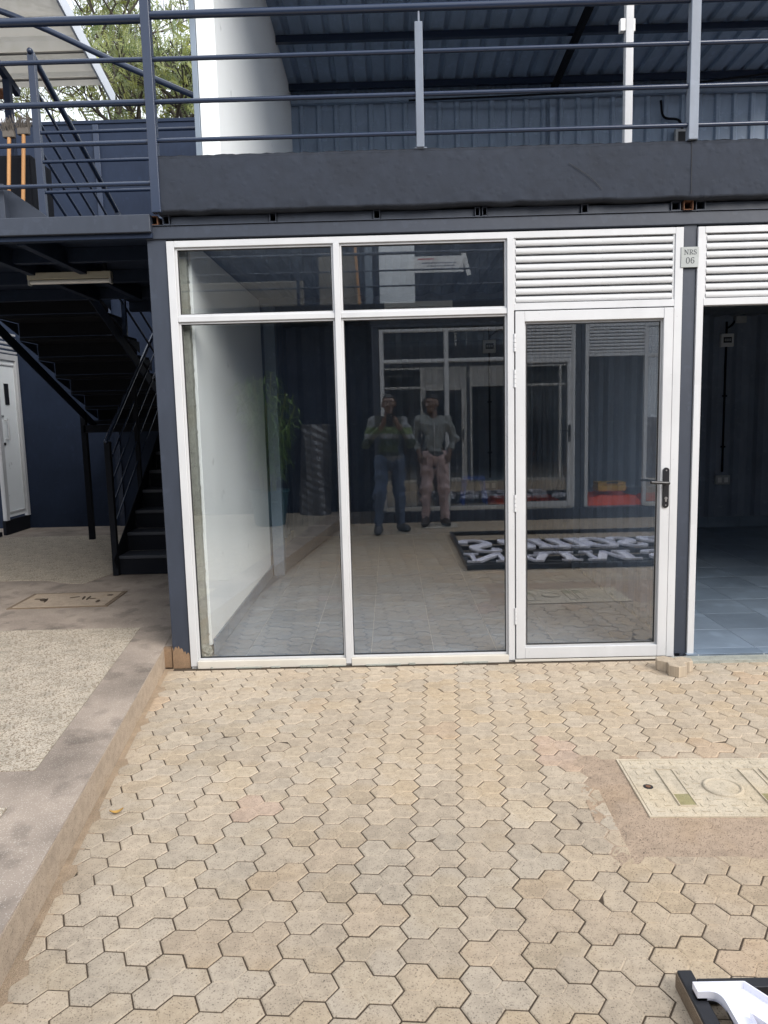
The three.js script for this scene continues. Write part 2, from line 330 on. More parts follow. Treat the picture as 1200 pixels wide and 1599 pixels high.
    p.w.forEach(([x, z], i) => {
      if (p.cut[i] === null) return;
      let poly = hexAt.map(([a, b]) => [x + a * c - b * sn, z + a * sn + b * c]); for (const q of p.cut[i]) poly = clip(poly, q);
      let ar = 0; poly.forEach((a, k) => { const b = poly[(k + 1) % poly.length]; ar += a[0] * b[1] - b[0] * a[1]; });
      const clean = poly.filter((a, k) => Math.hypot(a[0] - poly[(k + 1) % poly.length][0], a[1] - poly[(k + 1) % poly.length][1]) > 0.004);
      if (clean.length < 3 || Math.abs(ar) / 2 < 0.0004) return;
      lobe(clean, clean.map((a, k) => { const b = clean[(k + 1) % clean.length], m = [a[0] + b[0] - x, a[1] + b[1] - z]; return p.w.some((q, j) => j !== i && p.cut[j] && Math.hypot(q[0] - m[0], q[1] - m[1]) < 0.25 * s) ? 0 : 0.0021; }), 0.0026, 0.0025, 0.03, o, uvo);
    });
    if (set.has(p) && o.pos.length) { const m = new THREE.Mesh(geo(o), pavTone[tone(p.cx, p.cz)]); m.name = n ? `paver_${String(n).padStart(3, '0')}` : 'paver'; m.position.y = y - 0.001; n++; pavement.add(m); }
  }
  const q = new THREE.Object3D(), instMat = std(1, 1, 1, 0.88, { vertexColors: true, map: concreteT.map, bumpMap: concreteT.bumpMap, bumpScale: 0.0022 });
  for (const k of ['A', 'B']) {
    const im = new THREE.InstancedMesh(VAR[k][0], instMat, rest[k].length); im.name = k === 'A' ? 'far_pavers' : 'far_pavers_001'; im.userData = { kind: 'stuff' };
    rest[k].forEach((r, i) => { q.position.set(r[0], r[1], r[2]); q.rotation.set(r[3], r[4], r[5]); q.updateMatrix(); im.setMatrixAt(i, q.matrix); im.setColorAt(i, pavTone[r[6]].color); });
    pavement.add(im);
  }
  if (restCut.pos.length) { const m = new THREE.Mesh(geo(restCut), pavTone[0]); m.name = 'cut_pavers'; m.userData = { kind: 'stuff' }; pavement.add(m); }

  // concrete surround and composite access cover
  const cover = thing('access_cover', 'cream rectangular composite access cover set in rough brown concrete', 'access cover', [R.x0, 0, R.z0], -R.t);
  const sg = new THREE.PlaneGeometry(Wd + 0.16, Hd + 0.12, 150, 60).rotateX(-Math.PI / 2).translate(Wd / 2, 0, Hd / 2); {
    const p = sg.attributes.position;
    for (let i = 0; i < p.count; i++) { const x = p.getX(i), z = p.getZ(i), rough = sstep(0.16, 0.05, x); p.setY(i, Math.max(-0.0026, -0.0008 - 0.0016 * sstep(0.0, 0.02, Math.max(-x, x - Wd, -z, z - Hd)) + (fbm(x * 0.5 + 9, z * 0.5 + 9, 40, 4, 5) - 0.5) * (0.002 + 0.011 * rough) + rough * 0.0014 * Math.sin((x * 0.9 + z) * 260 + 9 * fbm(x, z, 30, 2, 8)))); }
    sg.computeVertexNormals();
  }
  part('concrete_surround', sg, M.surround, cover);
  const CX0 = 0.135, CX1 = 1.03, CZ0 = 0.012, CZ1 = 0.45, cy = 0.004;
  part('cover_frame', [bx(CX0 - 0.012, CX1 + 0.012, -0.012, cy + 0.001, CZ0 - 0.012, CZ0 - 0.002, 0.0015), bx(CX0 - 0.012, CX1 + 0.012, -0.012, cy + 0.001, CZ1 + 0.002, CZ1 + 0.012, 0.0015), bx(CX0 - 0.012, CX0 - 0.002, -0.012, cy + 0.0012, CZ0 - 0.002, CZ1 + 0.002, 0.0015), bx(CX1 + 0.002, CX1 + 0.012, -0.012, cy + 0.0012, CZ0 - 0.002, CZ1 + 0.002, 0.0015)], M.cover, cover);
  const lid = part('lid', bx(CX0, CX1, -0.012, cy, CZ0, CZ1, 0.002), M.cover, cover);
  const treads = [];
  for (let i = 0; i < 21; i++) for (let j = 0; j < 10; j++) {
    const x = CX0 + 0.04 + i * 0.041, z = CZ0 + 0.03 + j * 0.0425; if (Math.hypot(x - CX0 - 0.335, z - 0.25) < 0.095 || (x > CX0 + 0.11 && x < CX0 + 0.2 && z > 0.09 && z < 0.4) || (x > CX0 + 0.44 && x < CX0 + 0.6 && z > 0.09 && z < 0.4) || Math.hypot(x - CX0 - 0.05, z - 0.24) < 0.035) continue;
    treads.push((i + j) % 2 ? bx(x - 0.014, x + 0.014, cy, cy + 0.0022, z - 0.0035, z + 0.0035, 0.001) : bx(x - 0.0035, x + 0.0035, cy, cy + 0.0022, z - 0.014, z + 0.014, 0.001));
  }
  part('tread_bars', treads, M.cover, lid).userData = { kind: 'stuff' };
  const ringAt = (x, z, r, w) => { const g = new THREE.RingGeometry(r, r + w, 40).rotateX(-Math.PI / 2).translate(x, cy + 0.0028, z); return g; };
  part('round_badge', [new THREE.CylinderGeometry(0.062, 0.064, 0.003, 40).translate(CX0 + 0.335, cy + 0.0012, 0.25), new THREE.TorusGeometry(0.068, 0.009, 8, 40).rotateX(Math.PI / 2).translate(CX0 + 0.335, cy, 0.25)], M.cover, lid);
  const dirty = std(0.3, 0.27, 0.14, 0.6, { map: concreteT.map });
  for (const [a, b] of [[0.125, 0.185], [0.455, 0.515], [0.54, 0.59]]) {
    part('lifting_slot', [bx(CX0 + a, CX0 + b, cy + 0.0004, cy + 0.0016, 0.3, 0.385, 0)], dirty, lid);
    part('slot_rim', [bx(CX0 + a - 0.005, CX0 + a, cy, cy + 0.006, 0.1, 0.39, 0.001), bx(CX0 + b, CX0 + b + 0.005, cy, cy + 0.004, 0.1, 0.39, 0.001), bx(CX0 + a, CX0 + b, cy, cy + 0.004, 0.095, 0.1, 0.001), bx(CX0 + a, CX0 + b, cy, cy + 0.004, 0.385, 0.39, 0.001)], M.cover, lid);
  }
  part('bolt_hole', [new THREE.CylinderGeometry(0.019, 0.019, 0.004, 24, 1, false).translate(CX0 + 0.05, cy - 0.001, 0.24)], M.gasket, lid);
  part('bolt_head', [new THREE.CylinderGeometry(0.011, 0.011, 0.006, 6).translate(CX0 + 0.05, cy - 0.0008, 0.24)], M.rust, lid);
}
// raised terrazzo walkway on the left, with kerb, brown bands and pebble panels
const walk = setting('raised_walkway', 'raised terrazzo walkway with brown bands beside the paving');
const WY = 0.125;
{
  const poly = (pts, y0, y1) => { const s = new THREE.Shape(); pts.forEach(([x, z], i) => i ? s.lineTo(x, z) : s.moveTo(x, z)); s.closePath(); const g = new THREE.ExtrudeGeometry(s, { depth: y1 - y0, bevelEnabled: false }); return g.rotateX(Math.PI / 2).translate(0, y1, 0); };
  const k = kerbX;
  part('walkway_slab', poly([[k(6.3) - 0.006, 6.3], [-9, 6.3], [-9, -5.5], [-1.2, -5.5], [-1.2, -0.06], [k(-0.06) - 0.006, -0.06]], -0.025, WY - 0.004), M.brown, walk);
  part('kerb_face', poly([[k(6.3), 6.3], [k(6.3) - 0.012, 6.3], [k(-0.06) - 0.012, -0.06], [k(-0.06), -0.06]], -0.025, WY - 0.006), M.kerb, walk);
  const strip = (pts, m, name, lift = 0) => part(name, poly(pts, WY - 0.012, WY + lift), m, walk);
  strip([[k(6.3) - 0.003, 6.3], [k(6.3) - 0.235, 6.3], [k(-0.48) - 0.235, -0.48], [k(-0.48) - 0.003, -0.48]], M.brown, 'edge_band', -0.0005);
  strip([[k(1.55) - 0.238, 1.55], [-9, 1.72], [-9, -0.42], [k(-0.47) - 0.238, -0.47]], M.terrazzo, 'pebble_panel');
  strip([[k(6.2) - 0.238, 6.2], [-9, 6.2], [-9, 2.05], [k(1.84) - 0.238, 1.84]], M.terrazzo, 'pebble_panel');
  strip([[-2.62, -1.9], [-2.75, -1.9], [-3.05, -2.06], [-9, -2.06], [-9, -4.6], [-2.3, -4.6], [-2.52, -2.3]], M.terrazzo, 'pebble_panel');
}
{
  const t = thing('drain_cover', 'worn concrete inspection cover with dark scratches in the walkway by the stairs', 'drain cover', [-2.5, WY, -1.3], 0.03);
  part('cover_slab', bx(-0.34, 0.34, -0.01, 0.004, -0.21, 0.21, 0.002), M.kerb, t);
  part('cover_rim', [bx(-0.37, 0.37, -0.01, 0.002, -0.24, -0.216, 0.001), bx(-0.37, 0.37, -0.01, 0.002, 0.216, 0.24, 0.001), bx(-0.37, -0.345, -0.01, 0.0022, -0.216, 0.216, 0.001), bx(0.345, 0.37, -0.01, 0.0022, -0.216, 0.216, 0.001)], M.dusty, t);
  const dk = []; for (const [x, z, w, d, a] of [[-0.2, 0.0, 0.05, 0.1, 0.5], [-0.17, 0.02, 0.02, 0.14, 0.2], [-0.25, -0.03, 0.06, 0.02, 0], [0.02, -0.06, 0.08, 0.02, 0.4], [0.1, -0.03, 0.02, 0.12, 0.2], [0.14, -0.02, 0.02, 0.13, 0.1], [0.18, 0.0, 0.05, 0.02, 0.3], [0.28, -0.1, 0.05, 0.04, 0], [0.25, 0.09, 0.03, 0.08, 0.1]]) dk.push(new THREE.CylinderGeometry(0.5, 0.5, 0.004, 10).scale(w, 1, d).rotateY(a).translate(x, 0.0045, z));
  dk.forEach((g) => part('scratch', g, M.sandDark, t));
}
{ // loose paver left by the post, and a dead leaf by the kerb
  const t = thing('loose_paver', 'loose three-lobed paver lying on the paving by the door post', 'paver', [1.53, 0.0625, 0.2], 0.35);
  const o = new THREE.Mesh(loosePaverGeo, pavTone[1]); o.name = 'paver_block'; t.add(o);
  const b = new THREE.Mesh(loosePaverGeo, pavTone[1]); b.name = 'underside'; b.rotation.x = Math.PI; b.position.set(0, -0.0605, 0.0982); b.scale.set(1, 0.02, 1); t.add(b);
  const lg = new THREE.PlaneGeometry(0.05, 0.022, 8, 4); const p = lg.attributes.position;
  for (let i = 0; i < p.count; i++) { const x = p.getX(i) / 0.025, y = p.getY(i); p.setY(i, y * (1 - x * x * 0.92)); p.setZ(i, 0.012 * x * x + Math.abs(y) * 0.5); }
  lg.computeVertexNormals(); lg.rotateX(-Math.PI / 2).rotateY(0.4).translate(-1.07, 0.004, 1.67);
  solo('dead_leaf', lg, std(0.4, 0.24, 0.06, 0.7), 'small curled dry leaf on the pavers near the kerb', 'leaf');
}

// ---------------------------------------------------------------- shop row: steel container shops, floors, walls
const DEP = -4.72;                                          // back wall of the shops
function shopFloor(x0, x1, z0, z1, y, label, jx, jz, pitch = 0.385) {
  const f = setting('shop_floor', label), lo = Math.min(z0, z1), hi = Math.max(z0, z1);
  part('screed', bx(x0, x1, -0.028, y - 0.0022, lo, hi, 0), M.grout, f);
  const shared = new Map(); let n = 0;
  for (let i = Math.floor((x0 - jx) / pitch); jx + i * pitch < x1; i++) for (let j = Math.floor((lo - jz) / pitch); jz + j * pitch < hi; j++) {
    const a = Math.max(x0, jx + i * pitch + 0.0016), b = Math.min(x1, jx + (i + 1) * pitch - 0.0016), c = Math.max(lo, jz + j * pitch + 0.0016), d = Math.min(hi, jz + (j + 1) * pitch - 0.0016);
    if (b - a < 0.02 || d - c < 0.02) continue;
    const m = part(n ? `floor_tile_${String(n).padStart(3, '0')}` : 'floor_tile', bx(a, b, y - 0.012, y + rr(-0.0004, 0.0004), c, d, 0.0012), M.tile[Math.floor(rnd() * 3)], f); n++;
    const uv = m.geometry.attributes.uv, ou = rnd() * 7, ov = rnd() * 7; for (let k = 0; k < uv.count; k++) uv.setXY(k, uv.getX(k) + ou, uv.getY(k) + ov);
  }
  return f;
}
shopFloor(-1.22, 1.69, DEP, 0.0, 0.028, 'blue grey tiled floor of the glazed shop', -0.532, -0.465);
shopFloor(1.72, 4.7, DEP, 0.03, 0.028, 'blue grey tiled floor of the open shop', 1.79, -0.465);

M.mud = std(0.35, 0.24, 0.155, 0.95, { ...sandT, bumpScale: 0.003 });
const cont = thing('container_shops', 'dark grey steel container shops with corner posts and long top rail', 'building');
{
  // front frame
  part('corner_post', bx(-1.332, -1.222, 0.0, 2.49, -0.14, 0.0, 0.006), M.steel, cont);
  { const s = new THREE.Shape(); s.moveTo(-1.33, 0); for (let i = 0; i <= 14; i++) s.lineTo(-1.33 + 0.104 * i / 14, 0.1 + 0.05 * vn(i * 0.8, 4, 90, 8) - 0.03 * i / 14); s.lineTo(-1.226, 0); part('mud_splash', new THREE.ExtrudeGeometry(s, { depth: 0.003, bevelEnabled: false }), M.mud, cont); part('mud_splash', bx(-1.392, -1.336, 0.0, 0.124, -0.05, -0.006, 0.006), M.mud, cont); }
  part('middle_post', bx(1.652, 1.727, 0.0, 2.49, -0.1, 0.0, 0.005), M.steel, cont);
  part('corner_post', bx(4.63, 4.74, 0.0, 2.49, -0.14, 0.0, 0.006), M.steel, cont);
  part('top_rail', bx(-1.335, 4.76, 2.475, 2.545, -0.1, 0.012, 0.005), M.steel, cont);
  part('rail_lip', bx(-1.335, 4.76, 2.545, 2.549, -0.1, 0.02, 0.001), M.steel, cont);
  // joist ends above the rail: open square tubes with closing plates between
  const xs = [-1.285, -1.212, -0.62, -0.045, 0.51, 0.55, 1.1, 1.6, 1.665, 1.735, 2.3, 2.9, 3.5, 4.1, 4.7];
  const hw = (i) => [0, 7, 8, 9].includes(i) ? 0.026 : i === 4 || i === 5 ? 0.014 : 0.019;
  xs.forEach((x, i) => {
    const w = hw(i), t = 0.004, y0 = 2.549, y1 = 2.598, z0 = -0.6, z1 = i === 8 ? 0.03 : 0.02;
    part('joist_end', [bx(x - w, x + w, y0, y0 + t, z0, z1, 0.0008), bx(x - w, x + w, y1 - t, y1, z0, z1, 0.0008), bx(x - w, x - w + t, y0 + t, y1 - t, z0, z1, 0.0008), bx(x + w - t, x + w, y0 + t, y1 - t, z0, z1, 0.0008)], i < 1 || i === 8 ? M.rust : M.steel, cont);
    if (i + 1 < xs.length && xs[i + 1] - hw(i + 1) - x - w > 0.05) part('closing_plate', bx(x + w + 0.003, xs[i + 1] - hw(i + 1) - 0.003, 2.5492, 2.592 + 0.002 * (i % 3), -0.02, 0.006 - 0.003 * (i % 2), 0.002), M.steel, cont);
  });
  // shell
  const wallX = (x, z0, z1, m, dep, name) => part(name, sheet(z1 - z0, 2.54, CONT, 0.278, (u, v, h) => [x + h * dep, v, z0 + u]), m, cont);
  part('back_wall', sheet(6.0, 2.54, CONT, 0.278, (u, v, h) => [-1.3 + u, v, DEP - 0.036 * h]), M.wallDark, cont);
  wallX(-1.325, DEP, -0.14, M.steel, -0.03, 'side_wall');
  wallX(-1.2, DEP, -2.56, M.wallDark, -0.03, 'inner_lining');
  wallX(4.72, DEP, -0.14, M.wallDark, 0.03, 'side_wall');
  part('roof_panel', sheet(6.05, 2.4, CONT, 0.21, (u, v, h) => [-1.32 + u, 2.52 - 0.02 * h, -0.1 - v]), M.wallDark, cont);
  part('roof_panel', sheet(6.05, 2.22, CONT, 0.21, (u, v, h) => [-1.32 + u, 2.54 - 0.02 * h, -2.5 - v]), M.ceilGrey, cont);
  part('joint_beam', bx(-1.3, 4.7, 2.46, 2.535, -2.53, -2.42, 0.004), M.wallDark, cont);
  part('joint_post', bx(-1.1, -1.0, 0.03, 2.46, -2.55, -2.45, 0.004), M.stripe, cont);
  part('joint_post', bx(1.64, 1.7, 0.03, 2.46, -2.5, -2.42, 0.004), M.stripe, cont);
  part('divider_panel', sheet(-DEP - 0.11, 2.5, CONT, 0.278, (u, v, h) => [1.705 + h * 0.02, v, DEP + u]), M.wallDark, cont);
  part('outer_roof', bx(-1.33, 4.75, 2.5495, 2.56, DEP - 0.12, -0.62, 0.002), M.steel, cont);
  part('back_rail', bx(-1.33, 4.75, 2.4, 2.548, DEP - 0.12, DEP - 0.045, 0.004), M.steel, cont); part('back_rail', bx(-1.33, 4.75, 0.0, 0.16, DEP - 0.12, DEP - 0.045, 0.004), M.steel, cont);
}
{ // white lined partition inside the glazed shop
  const t = thing('partition_wall', 'white painted partition wall inside the glazed shop with bare grey end', 'wall');
  part('wall_panel', bx(-1.205, -1.122, 0.1, 2.5, -2.45, -0.125, 0.003), M.white, t);
  // bare mortar end with a ragged paint edge
  const s = new THREE.Shape(); s.moveTo(-1.215, 0.03); s.lineTo(-1.126, 0.03);
  for (let i = 0; i <= 200; i++) s.lineTo(-1.139 + 0.003 * vn(i * 0.35, 2, 300, 5) + 0.006 * Math.pow(vn(i * 1.9, 7, 900, 6), 6), 0.1 + 2.39 * i / 200);
  s.lineTo(-1.215, 2.49);
  part('bare_end', new THREE.ExtrudeGeometry(s, { depth: 0.05, bevelEnabled: false }).translate(0, 0, -0.118), M.cement, t);
  part('broken_mortar', (() => { const g = new THREE.IcosahedronGeometry(0.04, 3), p = g.attributes.position; for (let i = 0; i < p.count; i++) { const f = 0.7 + 0.6 * hash(Math.round(p.getX(i) * 400), Math.round(p.getY(i) * 400 + p.getZ(i) * 77), 3); p.setXYZ(i, p.getX(i) * f, p.getY(i) * f * 1.2, p.getZ(i) * f * 0.7); } g.computeVertexNormals(); return g.translate(-1.15, 0.07, -0.07); })(), M.cement, t);
  for (let i = 0; i < 6; i++) part('skirting_tile', bx(-1.121, -1.109, 0.03, 0.13, -0.15 - 0.385 * (i + 1) + 0.003, -0.15 - 0.385 * i, 0.002), M.tile[i % 3], t);
}
{ // skirting along the back wall
  const t = thing('skirting', 'dark tile skirting along the corrugated back wall of the shops', 'skirting');
  for (let i = 0; i < 15; i++) part('skirting_tile', bx(-1.18 + 0.385 * i, -1.18 + 0.385 * (i + 1) - 0.003, 0.029, 0.16, DEP + 0.004, DEP + 0.016, 0.002), M.tile[i % 3], t);
}
// ---- shopfronts
const FR = { z0: -0.045, z1: 0.012 };
function member(parent, x0, x1, y0, y1, name, z0 = FR.z0, z1 = FR.z1) { return part(name, bx(x0, x1, y0, y1, z0, z1, 0.0025), name === 'sill' || name === 'threshold' ? M.aluDusty : M.alu, parent); }
function pane(parent, x0, x1, y0, y1, z = -0.018) {
  // stepped glazing bead, black gasket, then the sheet of glass itself
  const b = 0.012, bz0 = -0.03, bz1 = -0.002, g = 0.004;
  part('glazing_bead', [bx(x0, x0 + b, y0 + b, y1 - b, bz0, bz1, 0.0015), bx(x1 - b, x1, y0 + b, y1 - b, bz0, bz1, 0.0015), bx(x0, x1, y0, y0 + b, bz0, bz1 + 0.0006, 0.0015), bx(x0, x1, y1 - b, y1, bz0, bz1 + 0.0006, 0.0015)], M.alu, parent);
  part('gasket', [bx(x0 + b, x0 + b + g, y0 + b + g, y1 - b - g, z - 0.005, z + 0.009, 0), bx(x1 - b - g, x1 - b, y0 + b + g, y1 - b - g, z - 0.005, z + 0.009, 0), bx(x0 + b, x1 - b, y0 + b, y0 + b + g, z - 0.005, z + 0.0092, 0), bx(x0 + b, x1 - b, y1 - b - g, y1 - b, z - 0.005, z + 0.0092, 0)], M.gasket, parent);
  const face = new THREE.PlaneGeometry(x1 - x0 - 2 * b, y1 - y0 - 2 * b).translate((x0 + x1) / 2, (y0 + y1) / 2, z);
  const o = new THREE.Mesh(mergeGeometries([face, face.clone().translate(0, 0, -0.004)]), M.glass);   // front and back face of the sheet
  o.name = 'glass_pane'; parent.add(o); return o;
}
const slatShape = (() => { const s = new THREE.Shape(), p = [[0.006, -0.0205], [0.0135, -0.02], [0.019, -0.0165], [0.0215, -0.009], [0.0215, 0.0], [0.019, 0.0065], [0.013, 0.011], [-0.03, 0.032], [-0.031, 0.0302], [0.0122, 0.0088], [0.0174, 0.005], [0.0196, -0.0005], [0.0196, -0.0085], [0.0175, -0.015], [0.013, -0.018], [0.006, -0.0187]]; p.forEach(([z, y], i) => { i ? s.lineTo(-z, y) : s.moveTo(-z, y); }); s.closePath(); return s; })();
function louvre(parent, x0, x1, y0, y1, n) {
  const g = new THREE.ExtrudeGeometry(slatShape, { depth: x1 - x0, bevelEnabled: false }).rotateY(Math.PI / 2);   // shape x is depth, y is height
  const pitch = (y1 - y0) / n;
  for (let i = 0; i < n; i++) { const o = part(i ? `louvre_slat_${String(i).padStart(3, '0')}` : 'louvre_slat', g, M.aluS, parent); o.position.set(x0, y0 + (i + 0.5) * pitch, -0.012); }
}
M.aluS = M.alu.clone(); M.aluS.side = THREE.DoubleSide;
function leverHandle(parent, x, y, z, dir) { // long plate, lever pointing along dir, keyhole
  const h = new THREE.Group(); h.name = 'door_handle'; parent.add(h);
  const s = new THREE.Shape(), r = 0.0165, a = 0.115; s.absarc(0, a - r, r, 0, Math.PI); s.absarc(0, -a + r, r, Math.PI, Math.PI * 2); s.closePath();
  part('back_plate', new THREE.ExtrudeGeometry(s, { depth: 0.008, bevelEnabled: true, bevelSize: 0.0015, bevelThickness: 0.0015, bevelSegments: 2 }).translate(x, y, z), M.hardware, h);
  part('lever', [rod([x, y + 0.03, z], [x, y + 0.03, z + 0.05], 0.009), rod([x, y + 0.03, z + 0.05], [x + dir * 0.1, y + 0.038, z + 0.056], 0.0095), new THREE.SphereGeometry(0.0095, 10, 8).translate(x + dir * 0.1, y + 0.038, z + 0.056), new THREE.SphereGeometry(0.009, 10, 8).translate(x, y + 0.03, z + 0.05)], M.hardware, h);
  part('lock_cylinder', [new THREE.CylinderGeometry(0.0085, 0.0085, 0.012, 14).rotateX(Math.PI / 2).translate(x, y - 0.06, z + 0.007), bx(x - 0.005, x + 0.005, y - 0.08, y - 0.06, z + 0.004, z + 0.0125, 0.001)], M.chrome, h);
  for (const d of [-0.1, 0.1]) part('screw', new THREE.CylinderGeometry(0.004, 0.004, 0.003, 10).rotateX(Math.PI / 2).translate(x, y + d, z + 0.0095), M.chrome, h);
}
// bays run along +x from x0: windows w1, w2 (with transoms), then a door bay under a louvre
function shopfront(t, o) {
  const { L, m1, m2, Rr, top = 2.463, tr = [2.022, 2.052], sill = 0.045 } = o;
  member(t, L, L + 0.043, 0.012, top, 'jamb');
  member(t, L + 0.043, Rr - 0.045, top - 0.035, top, 'head');
  member(t, m1 - 0.017, m1 + 0.017, 0.012, top - 0.035, 'mullion', -0.05, 0.018);
  member(t, m2 - 0.017, m2 + 0.02, 0.012, top - 0.035, 'mullion', -0.05, 0.018);
  member(t, Rr - 0.045, Rr, 0.012, top, 'jamb');
  for (const [a, b] of [[L + 0.043, m1 - 0.017], [m1 + 0.017, m2 - 0.017]]) {
    member(t, a, b, tr[0], tr[1], 'transom'); member(t, a, b, 0.0, sill, 'sill', -0.06, 0.022);
    pane(t, a, b, tr[1], top - 0.035); pane(t, a, b, sill, tr[0]);
  }
}
function doorBay(t, x0, x1, o = {}) { // louvre above, hinged glass door below (unless open)
  const top = o.top ?? 2.428, ly = 2.078;
  louvre(t, x0 + 0.012, x1 - 0.012, ly, top, 8);
  member(t, x0, x0 + 0.012, ly - 0.01, top, 'louvre_frame', -0.04, 0.006); member(t, x1 - 0.012, x1, ly - 0.01, top, 'louvre_frame', -0.04, 0.006);
  member(t, x0, x1, 2.038, ly - 0.002, 'door_head');
  if (o.open) return;
  member(t, x0, x1, 0.0, 0.014, 'threshold', -0.06, 0.02);
  const d = new THREE.Group(); d.name = 'door'; t.add(d);
  const a = x0 + 0.006, b = x1 - 0.005, y0 = 0.02, y1 = 2.031, st = 0.053, z0 = -0.035, z1 = 0.022, glz = -0.006;
  part('stile', bx(a, a + st, y0, y1, z0, z1, 0.003), M.alu, d); part('stile', bx(b - st, b, y0, y1, z0, z1, 0.003), M.alu, d);
  part('top_rail', bx(a + st, b - st, y1 - st - 0.004, y1, z0, z1 - 0.001, 0.003), M.alu, d);
  part('bottom_rail', bx(a + st, b - st, y0, y0 + 0.068, z0, z1 - 0.001, 0.003), M.alu, d);
  pane(d, a + st, b - st, y0 + 0.068, y1 - st - 0.004, glz);
  const hx = o.flip ? b + 0.0025 : a - 0.003;
  for (const y of [0.28, 0.95, 1.66, 1.86]) part('hinge', [0, 1, 2, 3].map((k) => new THREE.CylinderGeometry(0.007, 0.007, 0.023, 10).translate(hx, y + (k - 1.5) * 0.025, z1 - 0.004)), M.alu, d);
  leverHandle(d, o.flip ? a + st - 0.022 : b - 0.024, 1.02, z1, o.flip ? 1 : -1);
}
{
  const t = thing('shopfront', 'white aluminium shopfront with two glazed bays and a closed glass door', 'shopfront');
  shopfront(t, { L: -1.222, m1: -0.277, m2: 0.69, Rr: 1.65 });
  doorBay(t, 0.71, 1.605);
  part('sealant', (() => { const q = []; for (let i = 0; i < 9; i++) q.push(bx(-1.2 + i * 0.2 + rr(0, 0.1), -1.1 + i * 0.2 + rr(0, 0.14), 0.0, rr(0.004, 0.012), 0.015, rr(0.026, 0.034), 0.002)); return q; })(), M.cement, t);
}
{
  const t = thing('shopfront', 'white louvred shopfront with its doorway standing open beside the number plate', 'shopfront');
  member(t, 1.729, 1.768, 0.0, 2.463, 'jamb'); member(t, 1.768, 4.58, 2.428, 2.463, 'head'); member(t, 4.58, 4.628, 0.012, 2.463, 'jamb');
  doorBay(t, 1.768, 2.7, { open: true });
  member(t, 2.7, 2.74, 0.012, 2.428, 'mullion', -0.05, 0.018); member(t, 3.62, 3.664, 0.012, 2.428, 'mullion', -0.05, 0.018);
  for (const [a, b] of [[2.74, 3.62], [3.664, 4.58]]) { member(t, a, b, 2.022, 2.052, 'transom'); member(t, a, b, 0.0, 0.045, 'sill', -0.06, 0.022); pane(t, a, b, 2.052, 2.428); pane(t, a, b, 0.045, 2.022); }
}
solo('threshold_step', bx(1.62, 2.72, -0.02, 0.02, 0.032, 0.115, 0.006), M.cement, 'low grey concrete threshold strip before the open doorway', 'step');
{ // number plate on the middle post
  const t = thing('number_plate', 'small grey plate on the post reading NRS 06', 'sign', [1.684, 2.3, 0.0]);
  part('plate', bx(-0.049, 0.049, -0.055, 0.055, 0.012, 0.017, 0.002), std(0.36, 0.38, 0.37, 0.5, { ...paintT, bumpScale: 0.0003 }), t);
  part('fixing', [bx(-0.02, 0.02, -0.03, 0.03, 0.0, 0.012, 0)], M.cement, t);
  const f = await new FontLoader().loadAsync('fonts/droid/droid_serif_regular.typeface.json'), ink = std(0.04, 0.045, 0.05, 0.6);
  const put = (s, size, x, y, name) => part(name, new THREE.ExtrudeGeometry(f.generateShapes(s, size), { depth: 0.0008, bevelEnabled: false }).translate(x, y, 0.0172), ink, t);
  put('NRS', 0.0265, -0.034, 0.014, 'lettering'); put('06', 0.033, -0.024, -0.034, 'lettering');
}
// ---- electrics on the back wall, and the shop's ceiling batten
function electrics(x, where, dx = 0) {
  const t = thing('meter_point', `white meter box, black conduit and socket on the ${where}`, 'meter', [x, 0, DEP + 0.004]);
  part('conduit', [rod([0, 0.7, 0.012], [0, 2.46, 0.012], 0.012), ...(dx ? [tube([[0, 2.38, 0.012], [0.06, 2.42, 0.014], [dx, 2.47, 0.014]], 0.011, 12)] : [tube([[0, 2.34, 0.012], [0.05, 2.4, 0.014], [0.2, 2.46, 0.014]], 0.011, 12)])], M.black, t);
  for (const y of [1.0, 1.6]) part('conduit_clip', bx(-0.025, 0.025, y - 0.01, y + 0.01, 0.0, 0.028, 0.002), M.black, t);
  const b = part('meter_box', bx(-0.075, 0.075, 2.17, 2.32, 0, 0.05, 0.006), M.plastic, t);
  part('breaker_window', bx(-0.048, 0.048, 2.215, 2.28, 0.05, 0.053, 0.001), M.hardware, b);
  for (const q of [-0.026, 0, 0.026]) part('breaker', bx(q - 0.01, q + 0.01, 2.232, 2.262, 0.053, 0.06, 0.001), M.plasticGrey, b);
  const s = part('socket_box', bx(-0.085, 0.085, 0.55, 0.66, 0, 0.045, 0.005), M.plasticGrey, t);
  for (const q of [-0.06, 0.015]) part('socket_face', bx(q, q + 0.045, 0.575, 0.635, 0.045, 0.048, 0.001), M.plastic, s);
  part('junction_box', bx((dx || 0.2) - 0.01, (dx || 0.2) + 0.11, 2.44, 2.515, 0.0, 0.06, 0.004), M.plasticGrey, t);
}
electrics(1.19, 'back wall of the glazed shop'); electrics(3.97, 'back wall of the open shop', 0.1);
{
  const t = thing('batten_lamp', 'unlit fluorescent batten fixed to the ceiling inside the glazed shop', 'lamp', [0.275, 2.46, -2.475]);
  part('batten_body', bx(-0.3, 0.3, -0.045, 0, -0.025, 0.025, 0.004), M.plastic, t); part('lamp_tube', rod([-0.29, -0.06, 0], [0.29, -0.06, 0], 0.013, 14), M.plastic, t);
  part('tube_holder', [bx(-0.3, -0.285, -0.08, -0.045, -0.018, 0.018, 0.003), bx(0.285, 0.3, -0.08, -0.045, -0.018, 0.018, 0.003)], M.plastic, t);
}

